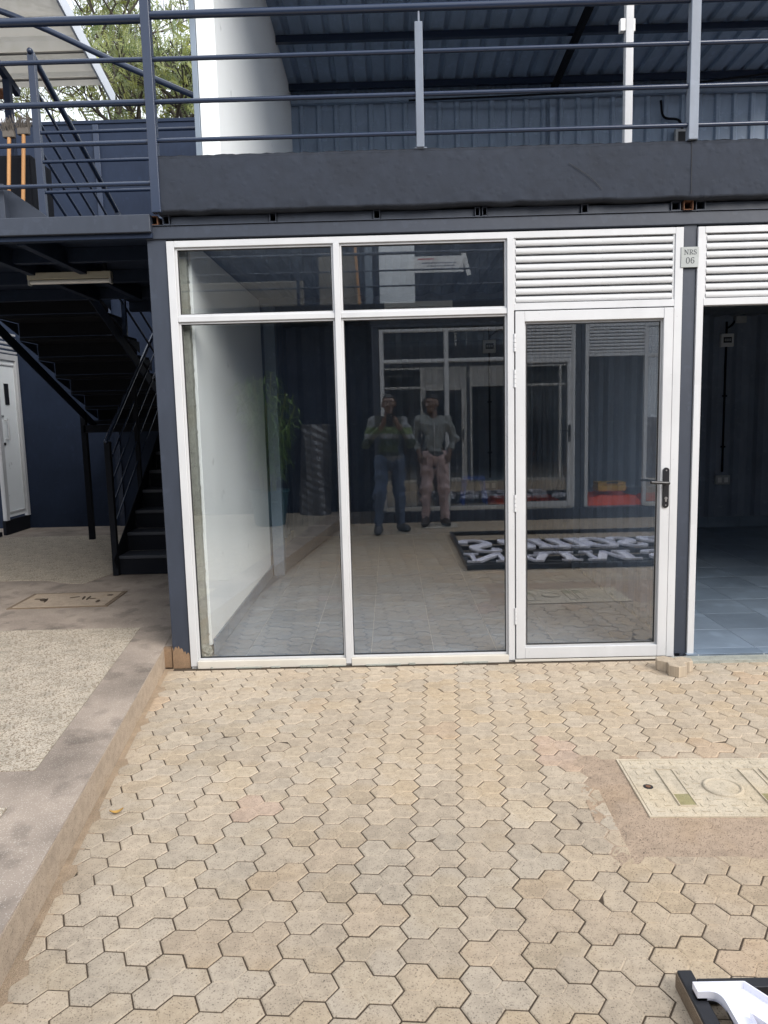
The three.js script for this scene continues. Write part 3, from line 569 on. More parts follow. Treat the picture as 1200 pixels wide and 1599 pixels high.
// ---------------------------------------------------------------- upper floor
{
  // rough black-painted concrete edge beam and the slab behind it
  const t = thing('edge_beam', 'rough black painted concrete edge beam below the upper railing', 'beam');
  const nx = 420, ny = 24, x0 = -1.245, x1 = 5.2, pos = [], idx = [];
  const prof = []; for (let j = 0; j <= ny; j++) { const s = j / ny; if (s < 0.12) prof.push([-0.1 + 0.16 * s / 0.12, 2.6, 1]); else if (s < 0.88) prof.push([0.06, 2.6 + 0.3 * (s - 0.12) / 0.76, 0]); else prof.push([0.06 - 0.9 * (s - 0.88) / 0.12, 2.9, 2]); }
  for (let i = 0; i <= nx; i++) { const x = x0 + (x1 - x0) * i / nx;
    for (let j = 0; j <= ny; j++) {
      const [z, y, k] = prof[j], n1 = fbm(x * 0.16 + 3, y * 0.16 + z * 0.2 + 3, 60, 4, 301) - 0.5, n2 = vn(x * 55, y * 50, 9000, 303) - 0.5, low = sstep(0.05, 0, y - 2.6), hiE = sstep(0.03, 0, 2.9 - y);
      const lowEdge = 0.013 * (fbm(x * 0.12, 0.4, 90, 4, 307) - 0.5) * low;
      pos.push(x, y + lowEdge + (k === 2 ? 0 : hiE * 0.006 * (vn(x * 30, 5, 9000, 309) - 0.5)), z + (k === 0 ? n1 * 0.0035 + n2 * 0.0015 + (low + hiE) * (0.012 * (vn(x * 38, 9, 9000, 311) - 0.6)) : 0));
    } }
  for (let i = 0; i < nx; i++) for (let j = 0; j < ny; j++) { const a = i * (ny + 1) + j, b = a + ny + 1; idx.push(a, b, b + 1, a, b + 1, a + 1); }
  const g = new THREE.BufferGeometry(); g.setAttribute('position', new THREE.Float32BufferAttribute(pos, 3)); g.setIndex(idx); g.computeVertexNormals();
  part('beam_face', g, M.beam, t);
  part('beam_core', bx(x0 + 0.002, x1, 2.612, 2.89, -0.8, 0.035, 0.006), M.beam, t);
  part('drip_crack', [rod([1.66, 2.9, 0.062], [1.664, 2.62, 0.064], 0.0015, 5), tube([[1.0, 2.8, 0.066], [1.12, 2.72, 0.067], [1.18, 2.66, 0.066]], 0.0014, 12, 5)], M.gasket, t);
}
solo('upper_slab', bx(-1.2, 5.2, 2.62, 2.895, -4.95, -0.805, 0), M.beam, 'dark concrete floor slab of the upper storey', 'slab');
{
  const t = thing('upper_wall', 'white plastered wall end standing on the upper floor', 'wall');
  part('wall_panel', bx(-1.178, -1.058, 2.897, 5.5, -4.9, -0.8, 0.004), M.white, t);
  part('grey_edge', bx(-1.215, -1.18, 2.897, 5.5, -0.86, -0.79, 0.003), M.stripe, t);
}
solo('upper_back_wall', sheet(6.3, 2.33, IBR, 0.2, (u, v, h) => [-1.1 + u, 2.897 + v, -4.9 + 0.03 * h]), M.roofDark, 'dark ribbed metal sheet wall at the back of the upper floor', 'wall');
{
  const t = thing('upper_roof', 'dark ribbed metal roof with purlins over the upper floor', 'roof');
  const ry = (z) => 5.17 + 0.056 * (z + 4.9);
  part('roof_sheet', sheet(6.6, 5.3, IBR, 0.2, (u, v, h) => [-1.3 + u, ry(-4.95 + v) + 0.05 + 0.03 * h, -4.95 + v]), M.roofDark, t);
  for (let i = 0; i < 6; i++) { const z = -4.75 + i * 0.98; part('purlin', bx(-1.06, 5.2, ry(z) - 0.02, ry(z) + 0.045, z - 0.03, z + 0.03, 0.003), M.rail, t); }
  for (const x of [1.95, 4.6]) part('rafter', beamBetween([x, ry(-4.85) - 0.07, -4.85], [x, ry(0.2) - 0.07, 0.2], 0.05, 0.09), M.black, t);
  part('wall_plate', bx(-1.05, 5.2, 5.04, 5.11, -4.86, -4.8, 0.003), M.roofDark, t);
  part('ridge_flashing', bx(-1.1, 5.3, 5.1, 5.32, -5.02, -4.97, 0.003), M.roofDark, t);
  for (const x of [1.95, 3.6]) part('wall_stud', bx(x - 0.03, x + 0.03, 2.9, 5.02, -4.86, -4.82, 0.003), M.roofDark, t);
}
{ // white post with small white boxes, behind the railing
  const t = thing('white_post', 'slim white steel post with small white boxes behind the railing', 'post', [1.47, 2.897, -0.45]);
  part('tube', bx(-0.023, 0.023, 0.004, 2.45, -0.023, 0.023, 0.003), M.alu, t); part('base_plate', bx(-0.05, 0.05, 0, 0.006, -0.05, 0.05, 0.001), M.alu, t);
  part('switch_box', bx(-0.055, -0.024, 0.79, 0.86, -0.02, 0.02, 0.004), M.plastic, t); part('switch_box', bx(0.024, 0.034, 0.79, 0.86, -0.015, 0.015, 0.003), M.plastic, t);
}
{
  const t = thing('bare_bulb', 'bare bulb in a small holder hanging under the upper roof', 'lamp', [2.9, 5.03, -2.55]);
  part('ceiling_rose', new THREE.CylinderGeometry(0.05, 0.06, 0.05, 16).translate(0, 0.135, 0), M.plasticGrey, t);
  part('bulb_holder', new THREE.CylinderGeometry(0.025, 0.03, 0.09, 14).translate(0.01, 0.065, 0), M.peach, t);
  part('bulb', new THREE.LatheGeometry([[0, -0.13], [0.02, -0.125], [0.034, -0.1], [0.036, -0.08], [0.028, -0.05], [0.018, -0.03], [0.017, 0.03]].map(([a, b]) => new THREE.Vector2(a, b)), 16).translate(0.01, 0, 0), phy(0.8, 0.82, 0.8, 0.1, { transmission: 0.5, thickness: 0 }), t);
}
{
  const t = thing('upper_meter', 'grey meter frame with black cable on the upper back wall', 'meter', [3.45, 4.55, -4.86]);
  part('box', bx(-0.09, 0.09, -0.1, 0.1, 0, 0.05, 0.005), M.plasticGrey, t); part('window', bx(-0.06, 0.06, -0.07, 0.07, 0.05, 0.053, 0.001), M.hardware, t);
  part('cable', [tube([[0, 0.1, 0.02], [-0.05, 0.2, 0.03], [-0.22, 0.24, 0.03], [-0.26, 0.42, 0.03]], 0.014, 20), rod([0.03, -0.1, 0.02], [0.03, -1.6, 0.02], 0.016)], M.black, t);
}
solo('slack_cable', tube([[0.3, 5.0, -4.7], [1.6, 4.96, -4.55], [3.0, 4.98, -4.5], [4.6, 5.12, -4.5], [5.2, 5.14, -4.5]], 0.012, 40), M.black, 'thin black cable sagging along the upper back wall', 'cable');

// ---- upper railing (front of both decks)
{
  const t = thing('railing', 'dark blue steel railing with round rails along the upper floor edge', 'railing', [0, 0, 0.05]);
  part('post', bx(-1.272, -1.222, 2.602, 4.4, -0.025, 0.025, 0.004), M.rail, t);
  const gp = part('post', bx(0.18, 0.222, 2.903, 3.535, -0.02, 0.02, 0.003), M.greyPost, t); gp.userData = { label: 'grey flaking steel post' };
  part('post_pin', rod([0.203, 3.53, 0], [0.203, 3.61, 0], 0.006), M.greyPost, gp);
  part('post_foot', bx(0.168, 0.236, 2.898, 2.905, -0.03, 0.012, 0.001), M.greyPost, gp);
  part('post', bx(1.638, 1.69, 2.9, 4.4, -0.025, 0.025, 0.004), M.greyPost, t);
  part('post', bx(4.9, 4.95, 2.9, 4.4, -0.025, 0.025, 0.004), M.rail, t);
  [[3.612, 0.021], [3.393, 0.0125], [3.178, 0.0125], [2.98, 0.0115]].forEach(([y, r]) => { for (const [a, b] of [[-1.222, 1.638], [1.69, 5.2]]) { const dy = 0.004 * (a > 0 ? 1 : 0); part('rail', rod([a, y, 0], [b, y + dy, 0], r, 14), M.rail, t); } });
}

// ---------------------------------------------------------------- stair well on the left
M.seam = std(0.3, 0.28, 0.24, 0.7);
const DK = 2.6;                                             // deck level
{
  const t = thing('deck', 'dark steel deck over the stairs with front edge beam', 'deck');
  part('edge_beam', bx(-6.2, -1.29, 2.505, DK, -0.02, 0.055, 0.005), M.steel, t);
  part('edge_flange', bx(-6.2, -1.29, 2.478, 2.505, -0.02, 0.03, 0.003), M.navy, t);
  part('deck_plate', bx(-6.2, -1.34, DK - 0.02, DK - 0.004, -2.12, -0.02, 0), M.navy, t);
  part('deck_plate', bx(-2.4, -1.34, DK - 0.02, DK - 0.004, -5.38, -2.12, 0), M.navy, t);
  for (const z of [-0.62, -1.35, -2.08]) part('joist', bx(-6.2, -1.34, DK - 0.11, DK - 0.021, z - 0.025, z + 0.025, 0.003), M.navy, t);
  for (const z of [-2.85, -3.6, -4.4]) part('joist', bx(-2.4, -1.34, DK - 0.11, DK - 0.021, z - 0.025, z + 0.025, 0.003), M.navy, t);
  for (const x of [-2.05, -2.4, -3.55]) part('trimmer', bx(x - 0.025, x + 0.025, DK - 0.13, DK - 0.022, -2.04, -0.03, 0.003), M.navy, t);
  const s = new THREE.Shape(); s.moveTo(-2.6, 2.602); s.lineTo(-1.86, 2.602); s.lineTo(-2.1, 2.775); s.lineTo(-2.6, 2.775); s.closePath();
  part('gusset_plate', new THREE.ExtrudeGeometry(s, { depth: 0.012, bevelEnabled: false }).translate(0, 0, -0.06), M.steel, t);
  part('gusset_plate', bx(-2.13, -2.1, 2.602, 2.79, -0.03, 0.02, 0.002), M.steel, t);
}
{
  const t = thing('railing', 'dark blue steel railing with five rails along the deck beside the shops', 'railing', [0, 0, 0.05]);
  [[3.6, 0.023], [3.398, 0.0125], [3.182, 0.0165], [2.978, 0.0125], [2.765, 0.0115]].forEach(([y, r]) => part('rail', rod([-6.2, y, 0], [-1.272, y - 0.004, 0], r, 14), M.rail, t));
  part('post', bx(-3.6, -3.55, DK, 3.6, -0.02, 0.02, 0.003), M.rail, t); part('post', bx(-6.15, -6.1, DK, 3.6, -0.02, 0.02, 0.003), M.rail, t);
}
{
  const t = thing('guard_rail', 'dark blue guard rail across the stair head on the deck', 'railing', [0, 0, -1.22]);
  part('post', bx(-2.45, -2.4, DK - 0.004, 4.02, -0.02, 0.02, 0.004), M.rail, t);
  for (const y of [3.5, 3.305, 3.1, 2.9]) part('rail', rod([-2.4, y, 0], [-1.25, y, 0], 0.012, 12), M.rail, t);
  part('end_post', bx(-1.25, -1.222, DK - 0.004, 3.53, -0.015, 0.015, 0.003), M.rail, t);
}
function flight(t, x0, x1, nose, rise, go, n, dir, base) { // nose: z of first nosing; dir -1 climbs away, +1 towards the camera
  for (let k = 1; k <= n; k++) {
    const y = base + rise * k, z = nose + dir * go * (k - 1), a = Math.min(z, z + dir * (go + 0.02)), b = Math.max(z, z + dir * (go + 0.02));
    part('tread', bx(x0 + 0.012, x1 - 0.012, y - 0.03, y, a, b, 0.004), dir < 0 ? M.tread : M.black, t);
    part('riser', bx(x0 + 0.014, x1 - 0.014, y - rise + 0.002, y - 0.031, z + dir * 0.012 - 0.003, z + dir * 0.012 + 0.003, 0.001), M.black, t);
  }
}
{
  const t = thing('stairs', 'black steel stairs climbing behind the shop corner in two flights', 'stairs');
  flight(t, -2.44, -1.4, -2.2, 0.172, 0.245, 8, -1, WY);
  const sl = 0.172 / 0.245;
  for (const x of [-2.44, -1.39]) part('stringer', beamBetween([x, WY + 0.06, -2.17], [x, WY + 0.06 + sl * 1.95, -4.12], 0.012, 0.24), M.black, t);
  // half landing
  part('landing', bx(-2.45, -1.38, 1.45, 1.5, -5.36, -3.93, 0.003), M.black, t); part('landing', bx(-3.5, -2.452, 1.45, 1.5, -5.36, -4.6, 0.003), M.black, t);
  part('landing_beam', bx(-3.5, -1.38, 1.36, 1.448, -4.33, -4.27, 0.003), M.black, t);
  part('post', bx(-3.53, -3.47, WY, 1.6, -4.33, -4.27, 0.003), M.black, t); part('post', bx(-1.45, -1.39, WY, 1.36, -4.33, -4.27, 0.003), M.black, t);
  // upper flight, towards the camera
  const z0 = -4.66, n = 7, go = 0.355, rise = (DK - 1.5) / n;
  flight(t, -3.48, -2.47, z0, rise, go, n, 1, 1.5);
  const u = (z) => 1.42 + 0.437 * (z + 4.6);
  for (const x of [-3.48, -2.465]) {
    part('stringer', beamBetween([x, u(-4.6), -4.6], [x, u(-2.05), -2.05], 0.012, 0.1), M.navy, t);
    for (let k = 0; k < n; k++) { // triangular tread brackets on the stringer
      const z = z0 + go * k, s = new THREE.Shape(); s.moveTo(z, 1.5 + rise * k + 0.02); s.lineTo(z + go * 0.96, 1.5 + rise * (k + 1) - 0.032); s.lineTo(z, 1.5 + rise * (k + 1) - 0.032); s.closePath();
      part('bracket', new THREE.ExtrudeGeometry(s, { depth: 0.01, bevelEnabled: false }).rotateY(-Math.PI / 2).translate(x + 0.005, 0, 0), M.navy, t);
    }
  }
  // handrails: lower flight
  const hz = (z) => 1.31 + 0.7 * (-2.165 - z), X = -2.455;
  part('handrail', [rod([X, hz(-2.165), -2.165], [X, hz(-3.8), -3.8], 0.02, 12), new THREE.SphereGeometry(0.02, 12, 8).translate(X, hz(-2.165), -2.165)], M.rail, t);
  for (const d of [0.2, 0.39, 0.58, 0.77]) { part('baluster_rail', rod([X, hz(-2.2) - d - 0.02, -2.2], [X, hz(-2.95) - d, -2.95], 0.0085, 8), M.rail, t); part('baluster_rail', rod([X, hz(-3.0) - d, -3.0], [X, hz(-3.8) - d, -3.8], 0.0085, 8), M.rail, t); }
  part('handrail_post', bx(X - 0.025, X + 0.025, WY, hz(-2.19) - 0.02, -2.22, -2.17, 0.003), M.black, t);
  part('handrail_post', bx(X - 0.02, X + 0.02, 0.62, hz(-2.975), -2.995, -2.955, 0.003), M.black, t);
  // handrails: upper flight
  const uz = (z) => 4.03 + 0.43 * (z + 1.2), Y = -2.425;
  part('handrail', [rod([Y, uz(-1.2), -1.2], [Y, uz(-4.5), -4.5], 0.022, 12), new THREE.SphereGeometry(0.022, 12, 8).translate(Y, uz(-1.2), -1.2)], M.rail, t);
  for (const d of [0.22, 0.42, 0.62, 0.82]) part('baluster_rail', rod([Y, uz(-1.25) - d, -1.25], [Y, uz(-4.5) - d, -4.5], 0.011, 8), M.rail, t);
  for (const z of [-2.75, -4.45]) part('handrail_post', bx(Y - 0.02, Y + 0.02, uz(z) - 1.1, uz(z) - 0.01, z - 0.02, z + 0.02, 0.003), M.rail, t);
}
{
  const t = thing('batten_lamp', 'unlit cream fluorescent batten fixed under the dark deck', 'lamp', [-2.15, 2.49, -0.92]);
  part('hanger', [bx(-0.25, -0.23, 0, 0.085, -0.012, 0.012, 0), bx(0.23, 0.25, 0, 0.085, -0.012, 0.012, 0)], M.black, t);
  part('batten_body', bx(-0.285, 0.285, -0.045, 0, -0.025, 0.025, 0.004), std(0.42, 0.4, 0.32, 0.5), t); part('lamp_tube', rod([-0.28, -0.062, 0.005], [0.28, -0.062, 0.005], 0.014, 14), M.plastic, t);
  for (const x of [-0.285, 0.27]) part('tube_holder', bx(x, x + 0.015, -0.082, -0.045, -0.018, 0.02, 0.003), M.plasticGrey, t);
}
{
  const t = thing('back_wall', 'tall navy metal sheet wall behind the stairs with welded posts', 'wall', [0, 0, -5.42]);
  part('sheet_panel', bx(-6.5, -3.56, 0.1, 5.13, -0.03, 0.0, 0.003), M.navy, t); part('sheet_panel', bx(-3.5, -1.3, 0.1, 5.115, -0.03, 0.0, 0.003), M.navy, t);
  part('post', bx(-3.565, -3.495, 0.1, 5.1, -0.02, 0.03, 0.004), M.rail, t); part('capping', bx(-6.5, -1.3, 5.115, 5.155, -0.05, 0.015, 0.004), M.navy, t);
}
{ // white service door on the left wall
  const t = thing('side_wall', 'pale grey ribbed side wall by the white service door', 'wall', [-4.78, 0, 0]);
  part('wall_sheet', sheet(10.5, 2.38, IBR, 0.25, (u, v, h) => [0.02 * h - 0.02, WY + v, -4.72 + u]), std(0.36, 0.39, 0.43, 0.5, { ...paintT, bumpScale: 0.0005 }), t);
  part('plinth', bx(-0.06, 0.012, WY - 0.01, WY + 0.05, -4.72, 5.7, 0.004), M.black, t);
  const d = thing('service_door', 'white panelled steel door with small dark window left of the stairs', 'door', [-4.75, 0, 0]);
  part('door_frame', [bx(-0.03, 0.02, 0.3, 2.34, -4.86, -4.79, 0.003), bx(-0.03, 0.02, 0.3, 2.34, -5.4, -5.335, 0.003), bx(-0.03, 0.018, 2.27, 2.34, -5.335, -4.86, 0.003)], M.alu, d);
  part('door_leaf', bx(-0.02, -0.006, 0.33, 2.268, -5.332, -4.862, 0.002), M.white, d);
  part('panel_moulding', [bx(-0.006, 0.006, 0.4, 2.2, -5.318, -5.298, 0.003), bx(-0.006, 0.006, 0.4, 2.2, -4.9, -4.88, 0.003), bx(-0.006, 0.0055, 0.38, 0.4, -5.318, -4.88, 0.003), bx(-0.006, 0.0055, 2.2, 2.22, -5.318, -4.88, 0.003)], M.alu, d);
  part('vision_panel', bx(-0.006, 0.004, 1.72, 1.98, -5.13, -5.03, 0.002), M.hardware, d);
  part('pull_handle', [rod([0.04, 1.28, -4.98], [0.04, 1.55, -4.98], 0.009), rod([-0.006, 1.3, -4.98], [0.04, 1.3, -4.98], 0.007), rod([-0.006, 1.53, -4.98], [0.04, 1.53, -4.98], 0.007)], M.alu, d);
  part('lock', new THREE.CylinderGeometry(0.018, 0.018, 0.02, 14).rotateZ(Math.PI / 2).translate(0, 1.24, -4.93), M.hardware, d); part('lock', new THREE.CylinderGeometry(0.014, 0.014, 0.02, 14).rotateZ(Math.PI / 2).translate(0, 1.58, -4.93), M.chrome, d);
  part('door_plinth', bx(-0.04, 0.0, WY - 0.01, 0.3, -5.41, -4.78, 0.004), M.black, d);
  for (let i = 0; i < 5; i++) part('louvre_slat', bx(-0.02, 0.015, 2.36 + i * 0.055, 2.385 + i * 0.055, -5.4, -4.79, 0.003), M.alu, d);
}
// ---- things on the deck and behind it
{
  const cab = thing('cabinet', 'dark steel cabinet standing on the deck behind the brooms', 'cabinet', [-3.1, DK - 0.004, -1.85]);
  part('body', bx(-0.4, 0.4, 0.04, 0.92, -0.2, 0.16, 0.006), M.black, cab); part('cabinet_door', bx(-0.39, -0.005, 0.06, 0.9, 0.16, 0.175, 0.004), M.black, cab); part('cabinet_door', bx(0.005, 0.39, 0.06, 0.9, 0.16, 0.175, 0.004), M.black, cab); part('plinth', bx(-0.38, 0.38, 0, 0.04, -0.18, 0.14, 0.002), M.black, cab);
  [[-2.83, 'short'], [-2.72, 'long']].forEach(([x, w], i) => {
    const t = thing('broom', i ? 'upturned broom with orange handle leaning at the cabinet corner beside the guard post' : 'upturned broom with orange handle leaning at the middle of the deck cabinet', 'broom', [x, DK - 0.004, -1.45], 0, 'brooms on the deck');
    const lean = -0.19; const L = 1.05 + i * 0.02;
    part('handle', rod([0, 0.004, 0], [0, L, L * lean], 0.014), M.timber, t);
    part('broom_head', bx(-0.045, 0.045, L - 0.02, L + 0.03, L * lean - 0.02, L * lean + 0.02, 0.008), M.bristle, t);
    const q = []; for (let k = 0; k < 70; k++) { const a = rr(-0.045, 0.045), b = rr(-0.02, 0.02); q.push(rod([a, L + 0.02, L * lean + b], [a * (i ? 1.3 : 1.1) + rr(-0.02, 0.02), L + rr(0.07, 0.13), L * lean + b * 1.6 + rr(-0.02, 0.02)], 0.0022, 4)); }
    part('bristles', q, M.bristle, t).userData = { kind: 'stuff' };
  });
}
{
  const t = thing('canopy', 'cream ribbed canopy with pale fascia sloping above the deck', 'canopy');
  const cy = (z) => 4.56 + 0.3 * (z + 3.1);
  part('canopy_sheet', sheet(3.15, 4.2, IBR, 0.2, (u, v, h) => [-2.6 - v, cy(-3.1 + u) + 0.03 + 0.02 * h, -3.1 + u]), M.cream, t);
  for (let i = 0; i < 11; i++) { const z = -3.0 + i * 0.3; part('ceiling_batten', beamBetween([-6.7, cy(z) + 0.022, z], [-2.59, cy(z) + 0.022, z], 0.028, 0.014), M.seam, t); }
  part('fascia', beamBetween([-2.57, cy(-3.3) + 0.03, -3.3], [-2.57, cy(0.05) + 0.03, 0.05], 0.02, 0.14), std(0.5, 0.53, 0.57, 0.5), t);
  for (const x of [-3.4, -4.6]) part('bearer', beamBetween([x, cy(-3.1) - 0.02, -3.1], [x, cy(0.05) - 0.02, 0.05], 0.05, 0.07), M.navy, t);
  part('canopy_post', bx(-3.43, -3.37, DK - 0.004, cy(-2.9) - 0.03, -2.93, -2.87, 0.003), M.navy, t); part('canopy_post', bx(-4.63, -4.57, WY, cy(-2.9) - 0.03, -2.93, -2.87, 0.003), M.navy, t);
  part('canopy_post', bx(-4.63, -4.57, DK - 0.004, cy(-0.3) - 0.03, -0.33, -0.27, 0.003), M.navy, t); part('canopy_post', bx(-3.43, -3.37, DK - 0.004, cy(-0.3) - 0.03, -0.33, -0.27, 0.003), M.navy, t);
  part('curved_brace', tube([[-3.38, 4.36, -1.2], [-2.75, 4.33, -1.2], [-2.38, 4.2, -1.2], [-1.85, 3.95, -1.2], [-1.2, 3.66, -1.2]], 0.02, 40, 10), M.rail, t);
}
{
  const t = thing('far_building', 'peach plastered building with tiled roof edge beyond the navy wall', 'building', [-9.6, 0, -9]);
  part('wall', bx(-3, 1.6, -0.03, 8.2, -3, 0, 0.02), M.peach, t); part('roof', bx(-3.3, 1.9, 8.2, 8.5, -3.3, 0.4, 0.05), M.rust, t);
  for (const x of [-1.4, 0.4]) { const w = part('window', bx(x, x + 0.7, 5.6, 6.9, 0, 0.03, 0.004), M.gasket, t); part('window_frame', [bx(x - 0.05, x + 0.75, 6.9, 6.96, 0, 0.06, 0.004), bx(x - 0.05, x + 0.75, 5.54, 5.6, 0, 0.08, 0.004), bx(x - 0.05, x, 5.6, 6.9, 0, 0.06, 0.004), bx(x + 0.7, x + 0.75, 5.6, 6.9, 0, 0.06, 0.004)], M.cream, w); }
}
function tree(name, label, x, z, H, R, n, s0) {
  const t = thing(name, label, 'tree', [x, -0.03, z], 0, 'trees beyond the navy wall');
  seed = s0;
  const limbs = [], tips = [], grow = (a, d, len, r, lv) => {
    const b = a.clone().addScaledVector(d, len), m = a.clone().lerp(b, 0.5).add(V(rr(-1, 1), rr(-0.3, 0.6), rr(-1, 1)).multiplyScalar(len * 0.08));
    limbs.push(new THREE.TubeGeometry(new THREE.CatmullRomCurve3([a, m, b]), 6, r * 0.8, 6)); 
    if (lv >= 2) for (let i = 1; i < 5; i++) tips.push(a.clone().lerp(b, i / 4));
    if (lv < 5) for (let i = 0; i < (lv === 0 ? 5 : 3); i++) grow(b, d.clone().multiplyScalar(0.7).add(V(rr(-1, 1), rr(-0.25, 0.75), rr(-1, 1)).multiplyScalar(0.85)).normalize(), len * rr(0.55, 0.8), r * 0.62, lv + 1);
  };
  limbs.push(rod([0, 0, 0], [0, H * 0.4, 0], 0.2, 9)); grow(V(0, H * 0.38, 0), V(0.1, 1, 0), R * 0.55, 0.09, 0);
  part('trunk', limbs, M.bark, t);
  const leaf = new THREE.BufferGeometry(), P = [], frond = 6; // a feathery spray: small leaflets along a stalk
  for (let k = 0; k < frond; k++) for (const s of [-1, 1]) { const y = 0.02 + k * 0.022, w = 0.05 * (1 - k / 9), a = [0, y, 0], b = [s * w, y + 0.02, 0.008 * s], c = [s * w * 0.5, y + 0.022, -0.006]; P.push(...a, ...b, ...c, 0, y, 0, s * w * 0.55, y + 0.003, 0.004, ...b); }
  leaf.setAttribute('position', new THREE.Float32BufferAttribute(P, 3)); leaf.computeVertexNormals();
  const im = new THREE.InstancedMesh(leaf, M.leaf, n), q = new THREE.Object3D(), col = new THREE.Color();
  for (let i = 0; i < n; i++) {
    const p = tips[Math.floor(rnd() * tips.length)], k = 0.06 * R;
    q.position.set(p.x + (rnd() + rnd() - 1) * k * 2.2, p.y + (rnd() + rnd() - 1) * k * 2, p.z + (rnd() + rnd() - 1) * k * 2.2); q.rotation.set(rr(0, 6.3), rr(0, 6.3), rr(0, 6.3)); q.scale.setScalar(rr(0.8, 1.7)); q.updateMatrix(); im.setMatrixAt(i, q.matrix);
    const w = rnd(); col.setRGB(0.6 + 0.7 * w, 0.75 + 0.5 * w, 0.5 + 0.3 * rnd()); im.setColorAt(i, col);
  }
  im.name = 'crown'; im.userData = { kind: 'stuff' }; t.add(im);
}
M.bark = std(0.09, 0.075, 0.06, 0.95, { ...plasterT, bumpScale: 0.01 });
M.leaf = phy(0.27, 0.3, 0.16, 0.8, { transmission: 0.5, thickness: 0, side: THREE.DoubleSide });
tree('feathery_tree', 'tall feathery green tree behind the stairs', -5.6, -12.5, 10.5, 4.4, 3800, 77);
tree('feathery_tree', 'lighter drooping feathery tree close behind the navy wall', -3.6, -9.2, 8.2, 3.4, 1900, 991);
seed = 4242;

// ---------------------------------------------------------------- the row across the yard (seen mirrored in the glass)
M.pier = std(0.24, 0.21, 0.17, 0.9, { ...plasterT, bumpScale: 0.003 });
const OZ = 5.95, OY = 0.15;
const opp = thing('opposite_shops', 'dark steel container shops across the yard mirrored in the glass', 'building');
{
  part('plinth', bx(-0.2, 6.8, -0.028, OY - 0.004, OZ - 0.06, 8.6, 0.006), M.steel, opp);
  part('corner_post', bx(-0.23, -0.125, OY - 0.004, 2.66, OZ, OZ + 0.14, 0.006), M.steel, opp);
  part('middle_post', bx(2.515, 2.64, OY - 0.004, 2.66, OZ, OZ + 0.1, 0.006), M.steel, opp);
  part('top_rail', bx(-0.23, 6.8, 2.64, 2.75, OZ - 0.01, OZ + 0.1, 0.005), M.steel, opp);
  part('back_wall', sheet(7.0, 2.6, CONT, 0.278, (u, v, h) => [-0.2 + u, OY + v, 8.55 + 0.036 * h]), M.wallDark, opp);
  part('side_wall', sheet(2.6, 2.6, CONT, 0.278, (u, v, h) => [-0.2 + 0.03 * h, OY + v, OZ + 0.05 + u]), M.steel, opp);
  part('divider_panel', sheet(2.5, 2.55, CONT, 0.278, (u, v, h) => [2.56 + 0.03 * h, OY + v, OZ + 0.1 + u]), M.wallDark, opp);
  part('side_wall', sheet(2.6, 2.6, CONT, 0.278, (u, v, h) => [6.75 + 0.03 * h, OY + v, OZ + 0.05 + u]), M.steel, opp);
  part('roof_panel', bx(-0.2, 6.8, 2.7, 2.74, OZ + 0.1, 8.6, 0.003), M.ceilGrey, opp);
}
{
  const f = setting('shop_floor', 'grey floor inside the shops across the yard'); part('screed', bx(-0.12, 6.7, OY - 0.003, OY + 0.004, OZ + 0.02, 8.5, 0), M.tile[0], f);
}
function oppFront(label, bays, x0, x1) { // bays in world x, [from, to, kind]
  const t = thing('shopfront', label, 'shopfront', [0, OY, OZ], Math.PI);
  member(t, -x1, -x1 + 0.045, 0.012, 2.463, 'jamb'); member(t, -x0 - 0.045, -x0, 0.012, 2.463, 'jamb'); member(t, -x1 + 0.045, -x0 - 0.045, 2.428, 2.463, 'head');
  bays.forEach(([a, b, k], i) => {
    if (k === 'w') { member(t, -b, -a, 2.022, 2.052, 'transom'); member(t, -b, -a, 0.0, 0.045, 'sill', -0.06, 0.022); pane(t, -b, -a, 2.052, 2.428); pane(t, -b, -a, 0.045, 2.022); }
    else doorBay(t, -b, -a, { open: k === 'o', flip: true });
    if (i + 1 < bays.length) member(t, -bays[i + 1][0], -b, 0.012, 2.428, 'mullion', -0.05, 0.018);
  });
}
oppFront('white aluminium shopfront across the yard behind the two men', [[-0.075, 0.76, 'w'], [0.8, 1.64, 'w'], [1.68, 2.47, 'd']], -0.12, 2.512);
oppFront('white aluminium shopfront across the yard with its doorway open', [[2.69, 3.44, 'o'], [3.48, 4.5, 'w'], [4.54, 5.5, 'w']], 2.645, 5.545);
{
  const t = thing('upper_gallery', 'upper gallery across the yard with slab, railing and ribbed back wall', 'building');
  part('slab', bx(-6, 6.8, 2.752, 2.95, OZ - 0.05, 9.2, 0.006), M.beam, t);
  for (const y of [3.18, 3.38, 3.6]) part('rail', rod([-6, y, OZ], [6.8, y, OZ], y > 3.5 ? 0.02 : 0.012, 10), M.rail, t);
  for (const x of [-4.2, -1.18, 1.75, 4.6]) part('post', bx(x - 0.02, x + 0.02, 2.95, 3.62, OZ - 0.02, OZ + 0.02, 0.003), M.rail, t);
  part('back_wall', sheet(12.8, 1.9, IBR, 0.2, (u, v, h) => [-6 + u, 2.95 + v, 8.9 - 0.03 * h]), M.navy, t);
  part('white_panel', bx(-0.1, 0.4, 2.952, 4.4, 6.6, 6.66, 0.004), M.white, t);
  part('grey_post', bx(-0.3, -0.2, 2.952, 4.7, 6.55, 6.65, 0.004), M.stripe, t);
  part('block_pier', bx(-0.95, -0.42, 2.952, 3.75, 6.55, 6.95, 0.01), M.pier, t);
  part('tarpaulin', bx(-4.5, -1.25, 2.952, 3.5, 7.2, 7.3, 0.02), M.pier, t);
  part('timber_prop', rod([-0.38, 2.955, 6.5], [-0.46, 4.4, 6.52], 0.02), M.timber, t);
}
